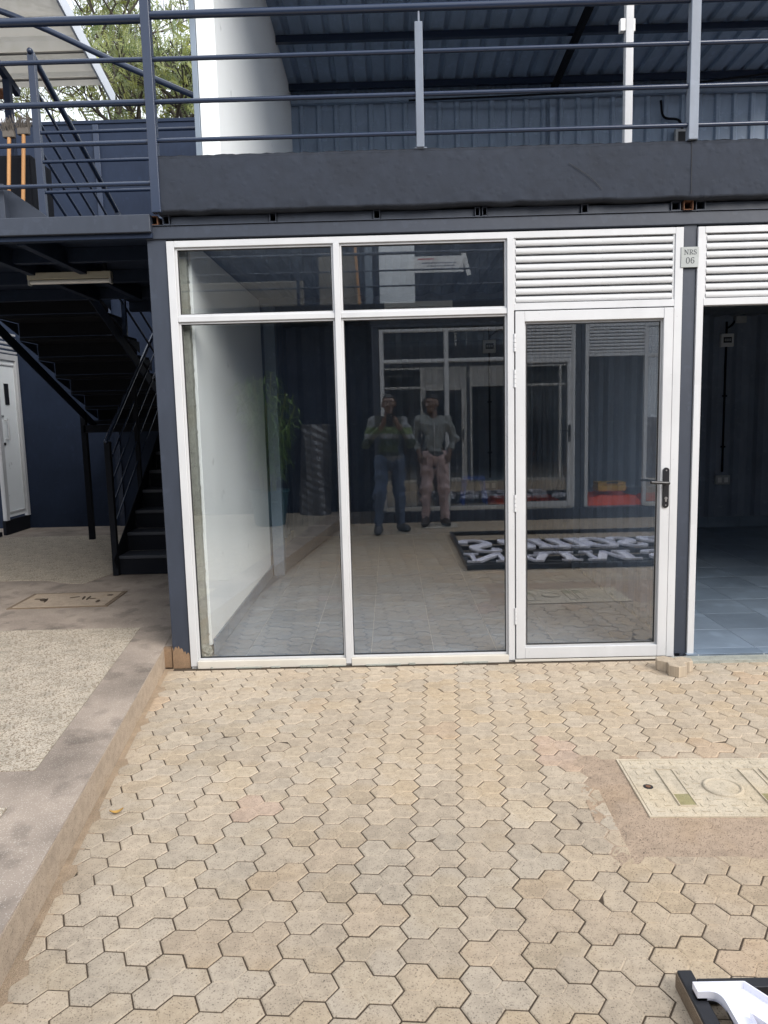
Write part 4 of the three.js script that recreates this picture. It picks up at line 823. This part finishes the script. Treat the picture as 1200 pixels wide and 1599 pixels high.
{
  const t = thing('banner_board', 'white printed banner board hung behind the far railing', 'banner', [0.72, 3.55, 6.52], Math.PI);
  part('board', bx(-0.36, 0.33, -0.11, 0.11, 0, 0.02, 0.003), M.plastic, t);
  const ink = std(0.1, 0.1, 0.16, 0.6), q = []; for (let r = 0; r < 3; r++) { let x = -0.26 + r * 0.02; while (x < 0.2 - r * 0.05) { const w = rr(0.01, 0.04); q.push(bx(x, x + w, 0.01 - r * 0.04, 0.026 - r * 0.04, 0.02, 0.0212, 0)); x += w + 0.008; } }
  part('print_lines', q, ink, t).userData = { kind: 'stuff' }; part('red_line', bx(0.05, 0.27, 0.065, 0.08, 0.02, 0.0212, 0), std(0.45, 0.05, 0.05, 0.6), t);
  part('hanging_flap', bx(-0.42, -0.36, -0.26, 0.09, -0.02, 0.0, 0.003).rotateZ(-0.25), M.plastic, t); part('hanger', rod([0, 0.1, 0.01], [0, 1.2, 0.01], 0.006), M.black, t);
}
solo('yard_end_wall', bx(-9, -0.24, 0.1, 2.75, 6.4, 6.5, 0.01), M.navy, 'dark navy wall closing the walkway across the yard', 'wall');
{ // goods on the floor of the far shops
  const cloth = (name, label, x0, x1, z0, z1, h, m) => {
    const g = new THREE.PlaneGeometry(x1 - x0, z1 - z0, 40, 24).rotateX(-Math.PI / 2).translate((x0 + x1) / 2, 0, (z0 + z1) / 2), p = g.attributes.position;
    for (let i = 0; i < p.count; i++) { const x = p.getX(i), z = p.getZ(i), e = Math.min(x - x0, x1 - x, z - z0, z1 - z); p.setY(i, OY + 0.006 + sstep(0, 0.09, e) * h * (0.75 + 0.5 * (fbm(x * 0.3 + 5, z * 0.3, 20, 3, 401) - 0.5))); }
    g.computeVertexNormals(); solo(name, g, m, label, 'sheet');
  };
  const org = std(0.75, 0.075, 0.02, 0.6);
  cloth('orange_sheet', 'heap of orange red sheeting on the floor behind the far glass door', 1.4, 2.45, 6.1, 7.0, 0.1, org);
  cloth('orange_sheet', 'heap of orange red sheeting inside the far open doorway', 2.68, 3.5, 6.06, 6.9, 0.15, org);
  cloth('orange_sheet', 'low spread of orange red sheeting behind the far corner window', 3.55, 4.4, 6.1, 6.8, 0.12, org);
  const t = thing('tool_case', 'small yellow tool case lying on the orange sheeting', 'case', [3.12, OY + 0.175, 6.4]);
  part('case_body', bx(-0.21, 0.21, 0, 0.09, -0.14, 0.14, 0.03), std(0.6, 0.36, 0.03, 0.5), t); part('case_lid', bx(-0.2, 0.2, 0.09, 0.13, -0.13, 0.13, 0.02), std(0.55, 0.32, 0.03, 0.5), t); part('handle', tube([[-0.07, 0.12, -0.13], [-0.05, 0.13, -0.19], [0.05, 0.13, -0.19], [0.07, 0.12, -0.13]], 0.012, 16), M.hardware, t);
  const c = thing('plastic_chair', 'blue plastic stool standing inside the far glazed shop', 'stool', [1.2, OY + 0.004, 6.6]);
  const blue = std(0.03, 0.12, 0.6, 0.4);
  part('seat', bx(-0.16, 0.16, 0.36, 0.4, -0.16, 0.16, 0.015), blue, c); for (const [x, z] of [[-1, -1], [1, -1], [-1, 1], [1, 1]]) part('leg', beamBetween([x * 0.17, 0, z * 0.17], [x * 0.13, 0.37, z * 0.13], 0.035, 0.035), blue, c);
  solo('cardboard', bx(0.42, 0.86, 0.004, 0.01, 5.28, 5.72, 0.001), std(0.5, 0.46, 0.38, 0.9), 'flat pale cardboard sheet on the paving under the man in grey jacket', 'cardboard');
}
{ // potted bamboo and a wrapped stack on the walkway
  const t = thing('potted_bamboo', 'bushy green potted bamboo in a teal pot on the walkway', 'plant', [-1.55, WY, 5.1]);
  part('pot', new THREE.LatheGeometry([[0, 0], [0.17, 0], [0.19, 0.02], [0.24, 0.4], [0.26, 0.42], [0.26, 0.45], [0.22, 0.45], [0.21, 0.38], [0, 0.38]].map(([a, b]) => new THREE.Vector2(a, b)), 32), std(0.012, 0.07, 0.09, 0.5), t);
  const stems = [], P = [];
  for (let i = 0; i < 16; i++) { const a = rr(0, 6.3), r = rr(0.02, 0.14), top = V(Math.cos(a) * rr(0.2, 0.4), rr(1.2, 1.9), Math.sin(a) * rr(0.2, 0.4)); stems.push(tube([[Math.cos(a) * r, 0.36, Math.sin(a) * r], [Math.cos(a) * r * 1.5, 0.9, Math.sin(a) * r * 1.5], [top.x, top.y, top.z]], 0.008, 10, 5));
    for (let k = 0; k < 90; k++) { const f = rr(0.25, 1), y = 0.4 + (top.y - 0.4) * f, x = Math.cos(a) * r * 1.3 + (top.x - Math.cos(a) * r) * f * f + rr(-0.1, 0.1), z = Math.sin(a) * r * 1.3 + (top.z - Math.sin(a) * r) * f * f + rr(-0.1, 0.1), d = V(rr(-1, 1), rr(-0.9, 0.2), rr(-1, 1)).normalize(), s = V(-d.z, 0.2, d.x).normalize().multiplyScalar(0.009), L = rr(0.09, 0.18); P.push(x, y, z, x + d.x * L * 0.4 + s.x, y + d.y * L * 0.4 + s.y, z + d.z * L * 0.4 + s.z, x + d.x * L, y + d.y * L - 0.02, z + d.z * L, x, y, z, x + d.x * L, y + d.y * L - 0.02, z + d.z * L, x + d.x * L * 0.4 - s.x, y + d.y * L * 0.4 - s.y, z + d.z * L * 0.4 - s.z); } }
  part('stems', stems, std(0.14, 0.16, 0.05, 0.6), t); const g = new THREE.BufferGeometry(); g.setAttribute('position', new THREE.Float32BufferAttribute(P, 3)); g.computeVertexNormals(); part('foliage', g, phy(0.15, 0.27, 0.06, 0.6, { transmission: 0.3, thickness: 0 }), t).userData = { kind: 'stuff' };
  const w = thing('wrapped_stack', 'tall bundle in wrinkled clear plastic wrap on the walkway', 'bundle', [-1.05, WY, 6.1]);
  const wg = new THREE.CylinderGeometry(0.2, 0.22, 1.25, 40, 60); const p = wg.attributes.position; for (let i = 0; i < p.count; i++) { const a = Math.atan2(p.getZ(i), p.getX(i)), y = p.getY(i), f = 1 + 0.05 * Math.sin(y * 60 + a * 5) * vn(y * 8 + 20, a * 3 + 9, 500, 3) + 0.12 * Math.sin(a * 3 + y * 2.5); p.setX(i, p.getX(i) * f); p.setZ(i, p.getZ(i) * f); } wg.computeVertexNormals();
  part('wrap', wg.translate(0, 0.625, 0), phy(0.09, 0.095, 0.11, 0.3, { clearcoat: 1, clearcoatRoughness: 0.2 }), w);
}
// ---------------------------------------------------------------- the letter sign lying on the paving
{
  const t = thing('letter_sign', 'large white channel letters on a black steel frame lying on the paving', 'sign', [0.698, 0, 2.585]);
  const W = 2.6, D = 2.1, y0 = 0.0045, y1 = 0.052, b = 0.038;
  part('frame_bar', bx(0, b, y0, y1, 0, D, 0.004), M.signFrame, t); part('frame_bar', bx(W - b, W, y0, y1, 0, D, 0.004), M.signFrame, t);
  for (const z of [0, 0.17, 0.4, 0.72, 1.05, 1.4, D - b]) part('frame_bar', bx(b, W - b, y0, y1 - (z ? 0.003 : 0), z + (z ? 0 : 0.03), z + (z ? 0.032 : 0.062), 0.003), M.signFrame, t);
  part('dusty_side', bx(-0.003, 0, y0, y1 - 0.006, 0.002, D - 0.002, 0), M.dusty, t);
  const serif = await new FontLoader().loadAsync('fonts/droid/droid_serif_bold.typeface.json');
  // an open tray: a floor plate and a thin wall standing along every outline
  function tray(shape, depth, x, z, name, skew = 0, sc = [1, 1], at = y1) {
    const tr = (p) => [x + (p.x + skew * p.y) * sc[0], z - p.y * sc[1]], gs = [];
    const { shape: out, holes } = shape.extractPoints(8), floor = new THREE.Shape(out.map((p) => { const q = tr(p); return new THREE.Vector2(q[0], q[1]); }));
    floor.holes = holes.map((h) => new THREE.Path(h.map((p) => { const q = tr(p); return new THREE.Vector2(q[0], q[1]); })));
    gs.push(new THREE.ExtrudeGeometry(floor, { depth: 0.006, bevelEnabled: false }).rotateX(Math.PI / 2).translate(0, at + 0.008, 0));
    const pos = [];
    for (const c of [out, ...holes]) { const P = c.map(tr), n = P.length, N = P.map((p, i) => { const a = P[(i + n - 1) % n], e = P[(i + 1) % n], dx = e[0] - a[0], dz = e[1] - a[1], l = Math.hypot(dx, dz) || 1; return [-dz / l, dx / l]; });
      let ar = 0; P.forEach((p, i) => { const q = P[(i + 1) % n]; ar += p[0] * q[1] - q[0] * p[1]; }); const sg = ((ar > 0) === (c === out) ? 1 : -1) * 0.004;
      for (let i = 0; i < n; i++) { const k = (i + 1) % n, A = P[i], B = P[k], a = [A[0] + N[i][0] * sg, A[1] + N[i][1] * sg], e = [B[0] + N[k][0] * sg, B[1] + N[k][1] * sg], lo = at + 0.002, hi = at + depth;
        const quad = (p, q, r, s) => pos.push(...p, ...q, ...r, ...p, ...r, ...s);
        quad([A[0], lo, A[1]], [B[0], lo, B[1]], [B[0], hi, B[1]], [A[0], hi, A[1]]); quad([a[0], lo, a[1]], [e[0], lo, e[1]], [e[0], hi, e[1]], [a[0], hi, a[1]]); quad([A[0], hi, A[1]], [B[0], hi, B[1]], [e[0], hi, e[1]], [a[0], hi, a[1]]); } }
    const g = new THREE.BufferGeometry(); g.setAttribute('position', new THREE.Float32BufferAttribute(pos, 3)); g.computeVertexNormals(); gs.push(g);
    part(name, gs, M.letter, t);
  }
  const line = (s, size, xs, z, skew, sc) => [...s].forEach((ch, i) => { for (const sh of serif.generateShapes(ch, size)) tray(sh, 0.026, xs[i], z, 'letter', skew, sc, y1); });
  line('NAIMS', 0.43, [-0.005, 0.47, 0.89, 1.14, 1.74], 0.5, 0, [0.95, 1]);
  line('Samosa', 0.72, [-0.02, 0.4, 0.72, 1.25, 1.6, 1.92], 1.3, 0.3, [0.64, 1]);
}

// ---------------------------------------------------------------- people
function nets(f, lo, hi, cell) { // surface nets over a signed distance function
  const n = [0, 1, 2].map((q) => Math.ceil((hi[q] - lo[q]) / cell) + 1), [nx, ny, nz] = n, val = new Float32Array(nx * ny * nz), at = (i, j, k) => (k * ny + j) * nx + i;
  for (let k = 0; k < nz; k++) for (let j = 0; j < ny; j++) for (let i = 0; i < nx; i++) val[at(i, j, k)] = f(lo[0] + i * cell, lo[1] + j * cell, lo[2] + k * cell);
  const id = new Int32Array(nx * ny * nz).fill(-1), pos = [], idx = [], C = [[0, 0, 0], [1, 0, 0], [0, 1, 0], [1, 1, 0], [0, 0, 1], [1, 0, 1], [0, 1, 1], [1, 1, 1]], E = [[0, 1], [2, 3], [4, 5], [6, 7], [0, 2], [1, 3], [4, 6], [5, 7], [0, 4], [1, 5], [2, 6], [3, 7]];
  for (let k = 0; k + 1 < nz; k++) for (let j = 0; j + 1 < ny; j++) for (let i = 0; i + 1 < nx; i++) {
    const v = C.map(([a, b, c]) => val[at(i + a, j + b, k + c)]); let m = 0; v.forEach((x) => { if (x < 0) m++; }); if (m === 0 || m === 8) continue;
    let s = [0, 0, 0], c = 0; for (const [a, b] of E) if ((v[a] < 0) !== (v[b] < 0)) { const t = v[a] / (v[a] - v[b]); for (let q = 0; q < 3; q++) s[q] += C[a][q] + (C[b][q] - C[a][q]) * t; c++; }
    id[at(i, j, k)] = pos.length / 3; pos.push(lo[0] + (i + s[0] / c) * cell, lo[1] + (j + s[1] / c) * cell, lo[2] + (k + s[2] / c) * cell);
  }
  for (let k = 1; k + 1 < nz; k++) for (let j = 1; j + 1 < ny; j++) for (let i = 1; i + 1 < nx; i++) {
    const a = val[at(i, j, k)] < 0, quad = (p, q, r, s, flip) => { if (p < 0 || q < 0 || r < 0 || s < 0) return; flip ? idx.push(p, r, q, p, s, r) : idx.push(p, q, r, p, r, s); };
    if (a !== (val[at(i + 1, j, k)] < 0)) quad(id[at(i, j - 1, k - 1)], id[at(i, j, k - 1)], id[at(i, j, k)], id[at(i, j - 1, k)], !a);
    if (a !== (val[at(i, j + 1, k)] < 0)) quad(id[at(i - 1, j, k - 1)], id[at(i - 1, j, k)], id[at(i, j, k)], id[at(i, j, k - 1)], !a);
    if (a !== (val[at(i, j, k + 1)] < 0)) quad(id[at(i - 1, j - 1, k)], id[at(i, j - 1, k)], id[at(i, j, k)], id[at(i - 1, j, k)], !a);
  }
  const g = new THREE.BufferGeometry(); g.setAttribute('position', new THREE.Float32BufferAttribute(pos, 3)); g.setIndex(idx); g.computeVertexNormals(); return g;
}
const smin = (a, b, k) => { const h = Math.max(k - Math.abs(a - b), 0) / k; return Math.min(a, b) - h * h * k * 0.25; };
const caps = (x, y, z, [a, b, r0, r1, fl = 1]) => { const bx_ = b[0] - a[0], by = b[1] - a[1], bz = b[2] - a[2], px = x - a[0], py = y - a[1], pz = z - a[2], t = clamp((px * bx_ + py * by + pz * bz) / (bx_ * bx_ + by * by + bz * bz + 1e-9)); return Math.hypot(px - bx_ * t, py - by * t, (pz - bz * t) * fl) / (fl > 1 ? 1 : 1) - (r0 + (r1 - r0) * t); };
const ell = (x, y, z, [c, r]) => { const q = Math.hypot((x - c[0]) / r[0], (y - c[1]) / r[1], (z - c[2]) / r[2]); return (q - 1) * Math.min(...r); };
const union = (list, k) => (x, y, z) => { let d = 9; for (const b of list) d = smin(d, b.length === 2 ? ell(x, y, z, b) : caps(x, y, z, b), k); return d; };
function paint(g, fn) { const p = g.attributes.position, c = new Float32Array(p.count * 3); for (let i = 0; i < p.count; i++) c.set(fn(p.getX(i), p.getY(i), p.getZ(i)), i * 3); g.setAttribute('color', new THREE.BufferAttribute(c, 3)); return g; }
const meshOf = (name, g, m, parent) => { const o = new THREE.Mesh(g, m); o.name = name; parent.add(o); return o; };
const skinM = std(0.12, 0.068, 0.046, 0.45), fabricM = (v) => std(1, 1, 1, 0.9, { vertexColors: true }), hairM = std(0.012, 0.011, 0.011, 0.85);
function mergeIdx(gs) { return mergeGeometries(gs.map((g) => { const q = g.clone(); for (const k of Object.keys(q.attributes)) if (!['position', 'normal'].includes(k)) q.deleteAttribute(k); return q; })); }
// head facing -z about its own centre, then turned
function headGeo(c, turn, tilt) {
  const base = union([[[0, 0.03, 0.012], [0.074, 0.088, 0.094]], [[0, -0.04, -0.03], [0.056, 0.075, 0.06]], [[0, -0.092, -0.052], [0.028, 0.022, 0.026]], [[0, 0.036, -0.068], [0.052, 0.016, 0.022]], [[-0.042, -0.012, -0.058], [0.024, 0.02, 0.022]], [[0.042, -0.012, -0.058], [0.024, 0.02, 0.022]]], 0.035);
  const nose = union([[[0, 0.018, -0.088], [0, -0.022, -0.106], 0.008, 0.014], [[-0.013, -0.026, -0.092], [0.013, -0.026, -0.092], 0.011, 0.011]], 0.012);
  const lips = union([[[-0.02, -0.052, -0.084], [0.02, -0.052, -0.084], 0.008, 0.008], [[-0.017, -0.064, -0.082], [0.017, -0.064, -0.082], 0.009, 0.009]], 0.004);
  const ears = union([[[-0.078, -0.005, 0.012], [0.013, 0.033, 0.02]], [[0.078, -0.005, 0.012], [0.013, 0.033, 0.02]]], 0.004);
  const f = (x, y, z) => { let d = smin(base(x, y, z), nose(x, y, z), 0.014); d = smin(d, lips(x, y, z), 0.008); d = smin(d, ears(x, y, z), 0.008); for (const s of [-1, 1]) { d = -smin(-d, ell(x, y, z, [[s * 0.03, 0.013, -0.097], [0.02, 0.011, 0.018]]), 0.008); d = smin(d, ell(x, y, z, [[s * 0.03, 0.012, -0.074], [0.0135, 0.0115, 0.0125]]), 0.003); } return d; };
  const g = nets(f, [-0.1, -0.13, -0.135], [0.1, 0.135, 0.125], 0.0042);
  const hair = nets((x, y, z) => Math.max(base(x, y, z) - 0.0065, -(y - 0.045 - 0.35 * (-z) - 0.25 * Math.abs(x) + (z > 0.03 ? (z - 0.03) * 1.6 : 0))), [-0.1, -0.12, -0.125], [0.1, 0.14, 0.125], 0.006);
  for (const q of [g, hair]) q.rotateX(tilt).rotateY(turn).translate(...c);
  const eyes = [-1, 1].map((s) => new THREE.SphereGeometry(0.0085, 10, 8).translate(s * 0.03, 0.012, -0.0815).rotateX(tilt).rotateY(turn).translate(...c));
  return { g, hair, eyes };
}
// a hand from explicit finger chains: palm capsules plus five chains
function handGeo(palm, fingers, pad = 0.03) {
  const all = [...palm, ...fingers.flatMap((ch) => ch.pts.slice(1).map((p, i) => [ch.pts[i], p, ch.r * (1 - 0.08 * i), ch.r * (1 - 0.08 * (i + 1))]))];
  const pf = union(palm, 0.02), fs = fingers.map((ch) => union(ch.pts.slice(1).map((p, i) => [ch.pts[i], p, ch.r * (1 - 0.08 * i), ch.r * (1 - 0.08 * (i + 1))]), 0.004));
  const P = all.flatMap(([a, b]) => [a, b]), lo = [0, 1, 2].map((q) => Math.min(...P.map((p) => p[q])) - pad), hi = [0, 1, 2].map((q) => Math.max(...P.map((p) => p[q])) + pad);
  return nets((x, y, z) => { let d = pf(x, y, z); let e = 9; for (const f of fs) e = Math.min(e, f(x, y, z)); return smin(d, e, 0.007); }, lo, hi, 0.0035);
}
function person(o) {
  const t = thing('person', o.label, 'person', o.at, 0);
  const { arms, legs } = o, limbs = [];
  const torso = [[[0, 0.98, 0.0], [0, 1.12, 0.0], 0.115, 0.118], [[0, 1.12, 0.0], [0, 1.3, 0.005], 0.118, 0.12], [[-0.06, 0.96, 0], [0.06, 0.96, 0], 0.1, 0.1], [[-0.075, 1.3, 0.005], [0.075, 1.3, 0.005], 0.105, 0.105], [[-0.15, 1.395, 0.01], [0.15, 1.395, 0.01], 0.06, 0.06]];
  const sleeve = arms.flatMap(([s, e, w]) => [[s, e, 0.062, 0.05], [e, w, 0.05, 0.038]]), pants = legs.flatMap(([h, k, a]) => [[h, k, 0.1, 0.07], [k, a, 0.07, 0.058]]);
  const fold = (x, y, z, a) => a * (vn(x * 9 + 50, y * 13 + z * 7 + 50, 5000, 7) - 0.5) + a * 0.6 * (vn(x * 22 + y * 9 + 80, z * 22 + y * 16 + 80, 5000, 9) - 0.5);
  // the body itself: one continuous surface
  const body = union([...torso.map(([a, b, r0, r1]) => [a, b, r0 - 0.03, r1 - 0.03]), ...arms.flatMap(([s, e, w, k]) => [[s, e, 0.04, 0.032], [e, w, 0.032, 0.024], [w, k, 0.025, 0.024]]), ...legs.flatMap(([h, k, a]) => [[h, k, 0.068, 0.042], [k, a, 0.042, 0.03]]), [[0, 1.4, 0.015], [o.head[0] * 0.6, 1.5, o.head[2] * 0.6 + 0.01], 0.056, 0.052]], 0.04);
  const H = headGeo(o.head, o.turn, o.tilt ?? 0);
  meshOf('body', mergeIdx([nets(body, [-0.5, 0.02, -0.62], [0.5, 1.56, 0.45], 0.014), H.g, ...o.hands.map((h) => handGeo(h.palm, h.fingers))]), skinM, t);
  meshOf('hair', H.hair, hairM, t); H.eyes.forEach((g) => meshOf('eye', g, std(0.35, 0.33, 0.3, 0.25), t));
  const tor = union([...torso, ...sleeve], 0.045), top = (x, y, z) => Math.max(tor(x, y, z) + fold(x, y, z, 0.034), o.hem - y, ...arms.map(([, e, w]) => { const d = V(w[0] - e[0], w[1] - e[1], w[2] - e[2]), l = d.length(); d.divideScalar(l); return Math.abs(x - w[0]) + Math.abs(y - w[1]) + Math.abs(z - w[2]) < 0.16 ? (x - w[0]) * d.x + (y - w[1]) * d.y + (z - w[2]) * d.z + 0.01 : -9; }));
  meshOf(o.topName, paint(nets(top, [-0.5, o.hem - 0.03, -0.62], [0.5, 1.5, 0.25], 0.011), o.topColor), fabricM(), t);
  const leg = union([...pants, [[-0.07, 0.93, 0], [0.07, 0.93, 0], 0.105, 0.105]], 0.05);
  meshOf('trousers', paint(nets((x, y, z) => Math.max(leg(x, y, z) + fold(x + 3, y * 1.3, z, 0.03), y - 1.0, 0.07 - y), [-0.4, 0.03, -0.3], [0.45, 1.04, 0.4], 0.012), o.legColor), fabricM(), t);
  legs.forEach(([, , a, toe]) => meshOf('shoe', paint(nets((x, y, z) => Math.max(union([[[a[0], 0.055, a[2] + 0.03], [a[0] * 0.3 + toe[0] * 0.7, 0.05, a[2] * 0.3 + toe[2] * 0.7], 0.046, 0.045], [[a[0], 0.055, a[2] + 0.01], toe, 0.044, 0.036], [[a[0], 0.06, a[2]], [a[0], 0.12, a[2]], 0.05, 0.048]], 0.03)(x, y, z), 0.006 - y), [Math.min(a[0], toe[0]) - 0.08, -0.01, Math.min(a[2], toe[2]) - 0.08], [Math.max(a[0], toe[0]) + 0.08, 0.2, Math.max(a[2], toe[2]) + 0.12], 0.008), (x, y) => y < 0.03 ? o.sole : o.shoe), fabricM(), t));
  return t;
}
const PH = [0, 1.418, 4.362];                              // centre of the phone
{
  const at = [-0.02, 0, 4.9], L = (x, y, z) => [x - at[0], y - at[1], z - at[2]];
  const mk = (s) => { // hand holding one side of the phone: palm behind the edge, fingers across the back, thumb on the screen side
    const x = (d) => PH[0] + s * d, w = L(x(0.105), 1.335, 4.452), palm = [[w, L(x(0.068), 1.385, 4.405), 0.024, 0.021], [L(x(0.07), 1.4, 4.4), L(x(0.052), 1.44, 4.39), 0.018, 0.015], [L(x(0.085), 1.375, 4.42), L(x(0.07), 1.43, 4.402), 0.018, 0.015]];
    const fingers = [0, 1, 2, 3].map((i) => ({ r: [0.0088, 0.009, 0.0086, 0.0078][i], pts: [L(x(0.066), 1.448 - 0.019 * i, 4.392), L(x(0.054), 1.455 - 0.02 * i, 4.371), L(x(0.036 - 0.004 * (i % 2)), 1.456 - 0.0205 * i, 4.3635 + 0.0 * i)] }));
    for (const f of fingers) { f.pts[1][2] = L(0, 0, 4.372)[2]; f.pts[2][2] = L(0, 0, 4.3765)[2]; }
    fingers.push({ r: 0.0095, pts: [L(x(0.078), 1.385, 4.412), L(x(0.05), 1.405, 4.392), L(x(0.026), 1.432, 4.3795)] });
    return { palm, fingers, w };
  };
  const hl = mk(-1), hr = mk(1);
  person({
    at, label: 'man in green and grey striped sweater and jeans photographing the shopfront', head: [0.01, 1.605, -0.03], turn: 0.04, tilt: 0.06,
    arms: [[[-0.185, 1.39, 0.01], [-0.275, 1.14, -0.13], hl.w, hl.palm[0][1]], [[0.185, 1.39, 0.01], [0.28, 1.14, -0.13], hr.w, hr.palm[0][1]]],
    legs: [[[-0.09, 0.92, 0], [-0.125, 0.5, -0.03], [-0.15, 0.1, 0.03], [-0.165, 0.045, -0.13]], [[0.09, 0.92, 0.02], [0.12, 0.5, 0.09], [0.13, 0.1, 0.24], [0.22, 0.045, 0.12]]],
    hands: [hl, hr], hem: 0.9, topName: 'sweater',
    topColor: (x, y) => { const q = y + 0.02 * x; return q > 1.33 ? (Math.abs(x) > 0.16 ? [0.17, 0.18, 0.19] : [0.04, 0.045, 0.04]) : q > 1.25 ? [0.1, 0.135, 0.06] : q > 1.19 ? [0.17, 0.18, 0.19] : q > 1.11 ? [0.03, 0.045, 0.035] : q > 1.03 ? [0.06, 0.085, 0.05] : q > 0.98 ? [0.025, 0.03, 0.03] : [0.12, 0.13, 0.14]; },
    legColor: (x, y, z) => { const f = 0.7 + 0.6 * vn(x * 14 + 20, y * 9 + 20, 900, 3); return [0.06 * f, 0.088 * f, 0.15 * f]; }, shoe: [0.06, 0.06, 0.065], sole: [0.02, 0.02, 0.02],
  });
  const ph = thing('phone', 'black smartphone held up by the man in striped sweater', 'phone', PH);
  part('case', bx(-0.0375, 0.0375, -0.079, 0.073, -0.004, 0.004, 0.0035), M.hardware, ph); part('lens_ring', new THREE.CylinderGeometry(0.007, 0.007, 0.002, 16).rotateX(Math.PI / 2).translate(0.018, 0.05, -0.0048), M.chrome, ph); part('screen', bx(-0.034, 0.034, -0.074, 0.068, 0.004, 0.0046, 0), M.gasket, ph);
}
{
  const mk = (s) => { const w = [s * 0.2, 1.0, -0.06], palm = [[w, [s * 0.185, 0.925, -0.095], 0.026, 0.024], [[s * 0.2, 0.95, -0.08], [s * 0.175, 0.9, -0.1], 0.02, 0.018]];
    const fingers = [0, 1, 2, 3].map((i) => ({ r: 0.0088 - 0.0004 * i, pts: [[s * (0.165 + 0.014 * i), 0.905, -0.108 + 0.01 * i], [s * (0.16 + 0.013 * i), 0.865, -0.108 + 0.01 * i], [s * (0.158 + 0.012 * i), 0.835 + 0.006 * i, -0.098 + 0.01 * i]] }));
    fingers.push({ r: 0.0098, pts: [[s * 0.175, 0.955, -0.1], [s * 0.15, 0.925, -0.118], [s * 0.14, 0.895, -0.12]] }); return { palm, fingers, w }; };
  const hl = mk(-1), hr = mk(1);
  const t = person({
    at: [0.57, 0.0, 5.5], label: 'man in grey zipped jacket and mauve trousers with hands at his pockets', head: [-0.012, 1.605, -0.02], turn: 0.95, tilt: 0.0,
    arms: [[[-0.18, 1.39, 0.01], [-0.26, 1.15, 0.05], hl.w, hl.palm[0][1]], [[0.18, 1.39, 0.01], [0.275, 1.15, 0.05], hr.w, hr.palm[0][1]]],
    legs: [[[-0.09, 0.92, 0], [-0.115, 0.5, -0.02], [-0.125, 0.1, 0.02], [-0.15, 0.045, -0.14]], [[0.09, 0.92, 0], [0.115, 0.5, -0.02], [0.13, 0.1, 0.02], [0.165, 0.045, -0.13]]],
    hands: [hl, hr], hem: 0.93, topName: 'jacket',
    topColor: (x, y, z) => { const f = 0.8 + 0.4 * vn(x * 12 + 20, y * 12 + 20, 900, 5); return y < 1.0 ? [0.05, 0.055, 0.055] : [0.17 * f, 0.18 * f, 0.175 * f]; },
    legColor: (x, y, z) => { const f = 0.75 + 0.5 * vn(x * 16 + 20, y * 10 + 20, 900, 6); return [0.4 * f, 0.3 * f, 0.29 * f]; }, shoe: [0.045, 0.035, 0.03], sole: [0.015, 0.013, 0.012],
  });
  part('zip', tube([[0.0, 0.95, -0.128], [0, 1.1, -0.135], [0, 1.25, -0.134], [0, 1.36, -0.112]], 0.004, 16, 6), M.chrome, t);
}
scene.traverse((o) => { if (o.isMesh) { o.castShadow = true; o.receiveShadow = true; } });
renderer.setSize(768, 1024);
renderer.render(scene, camera);
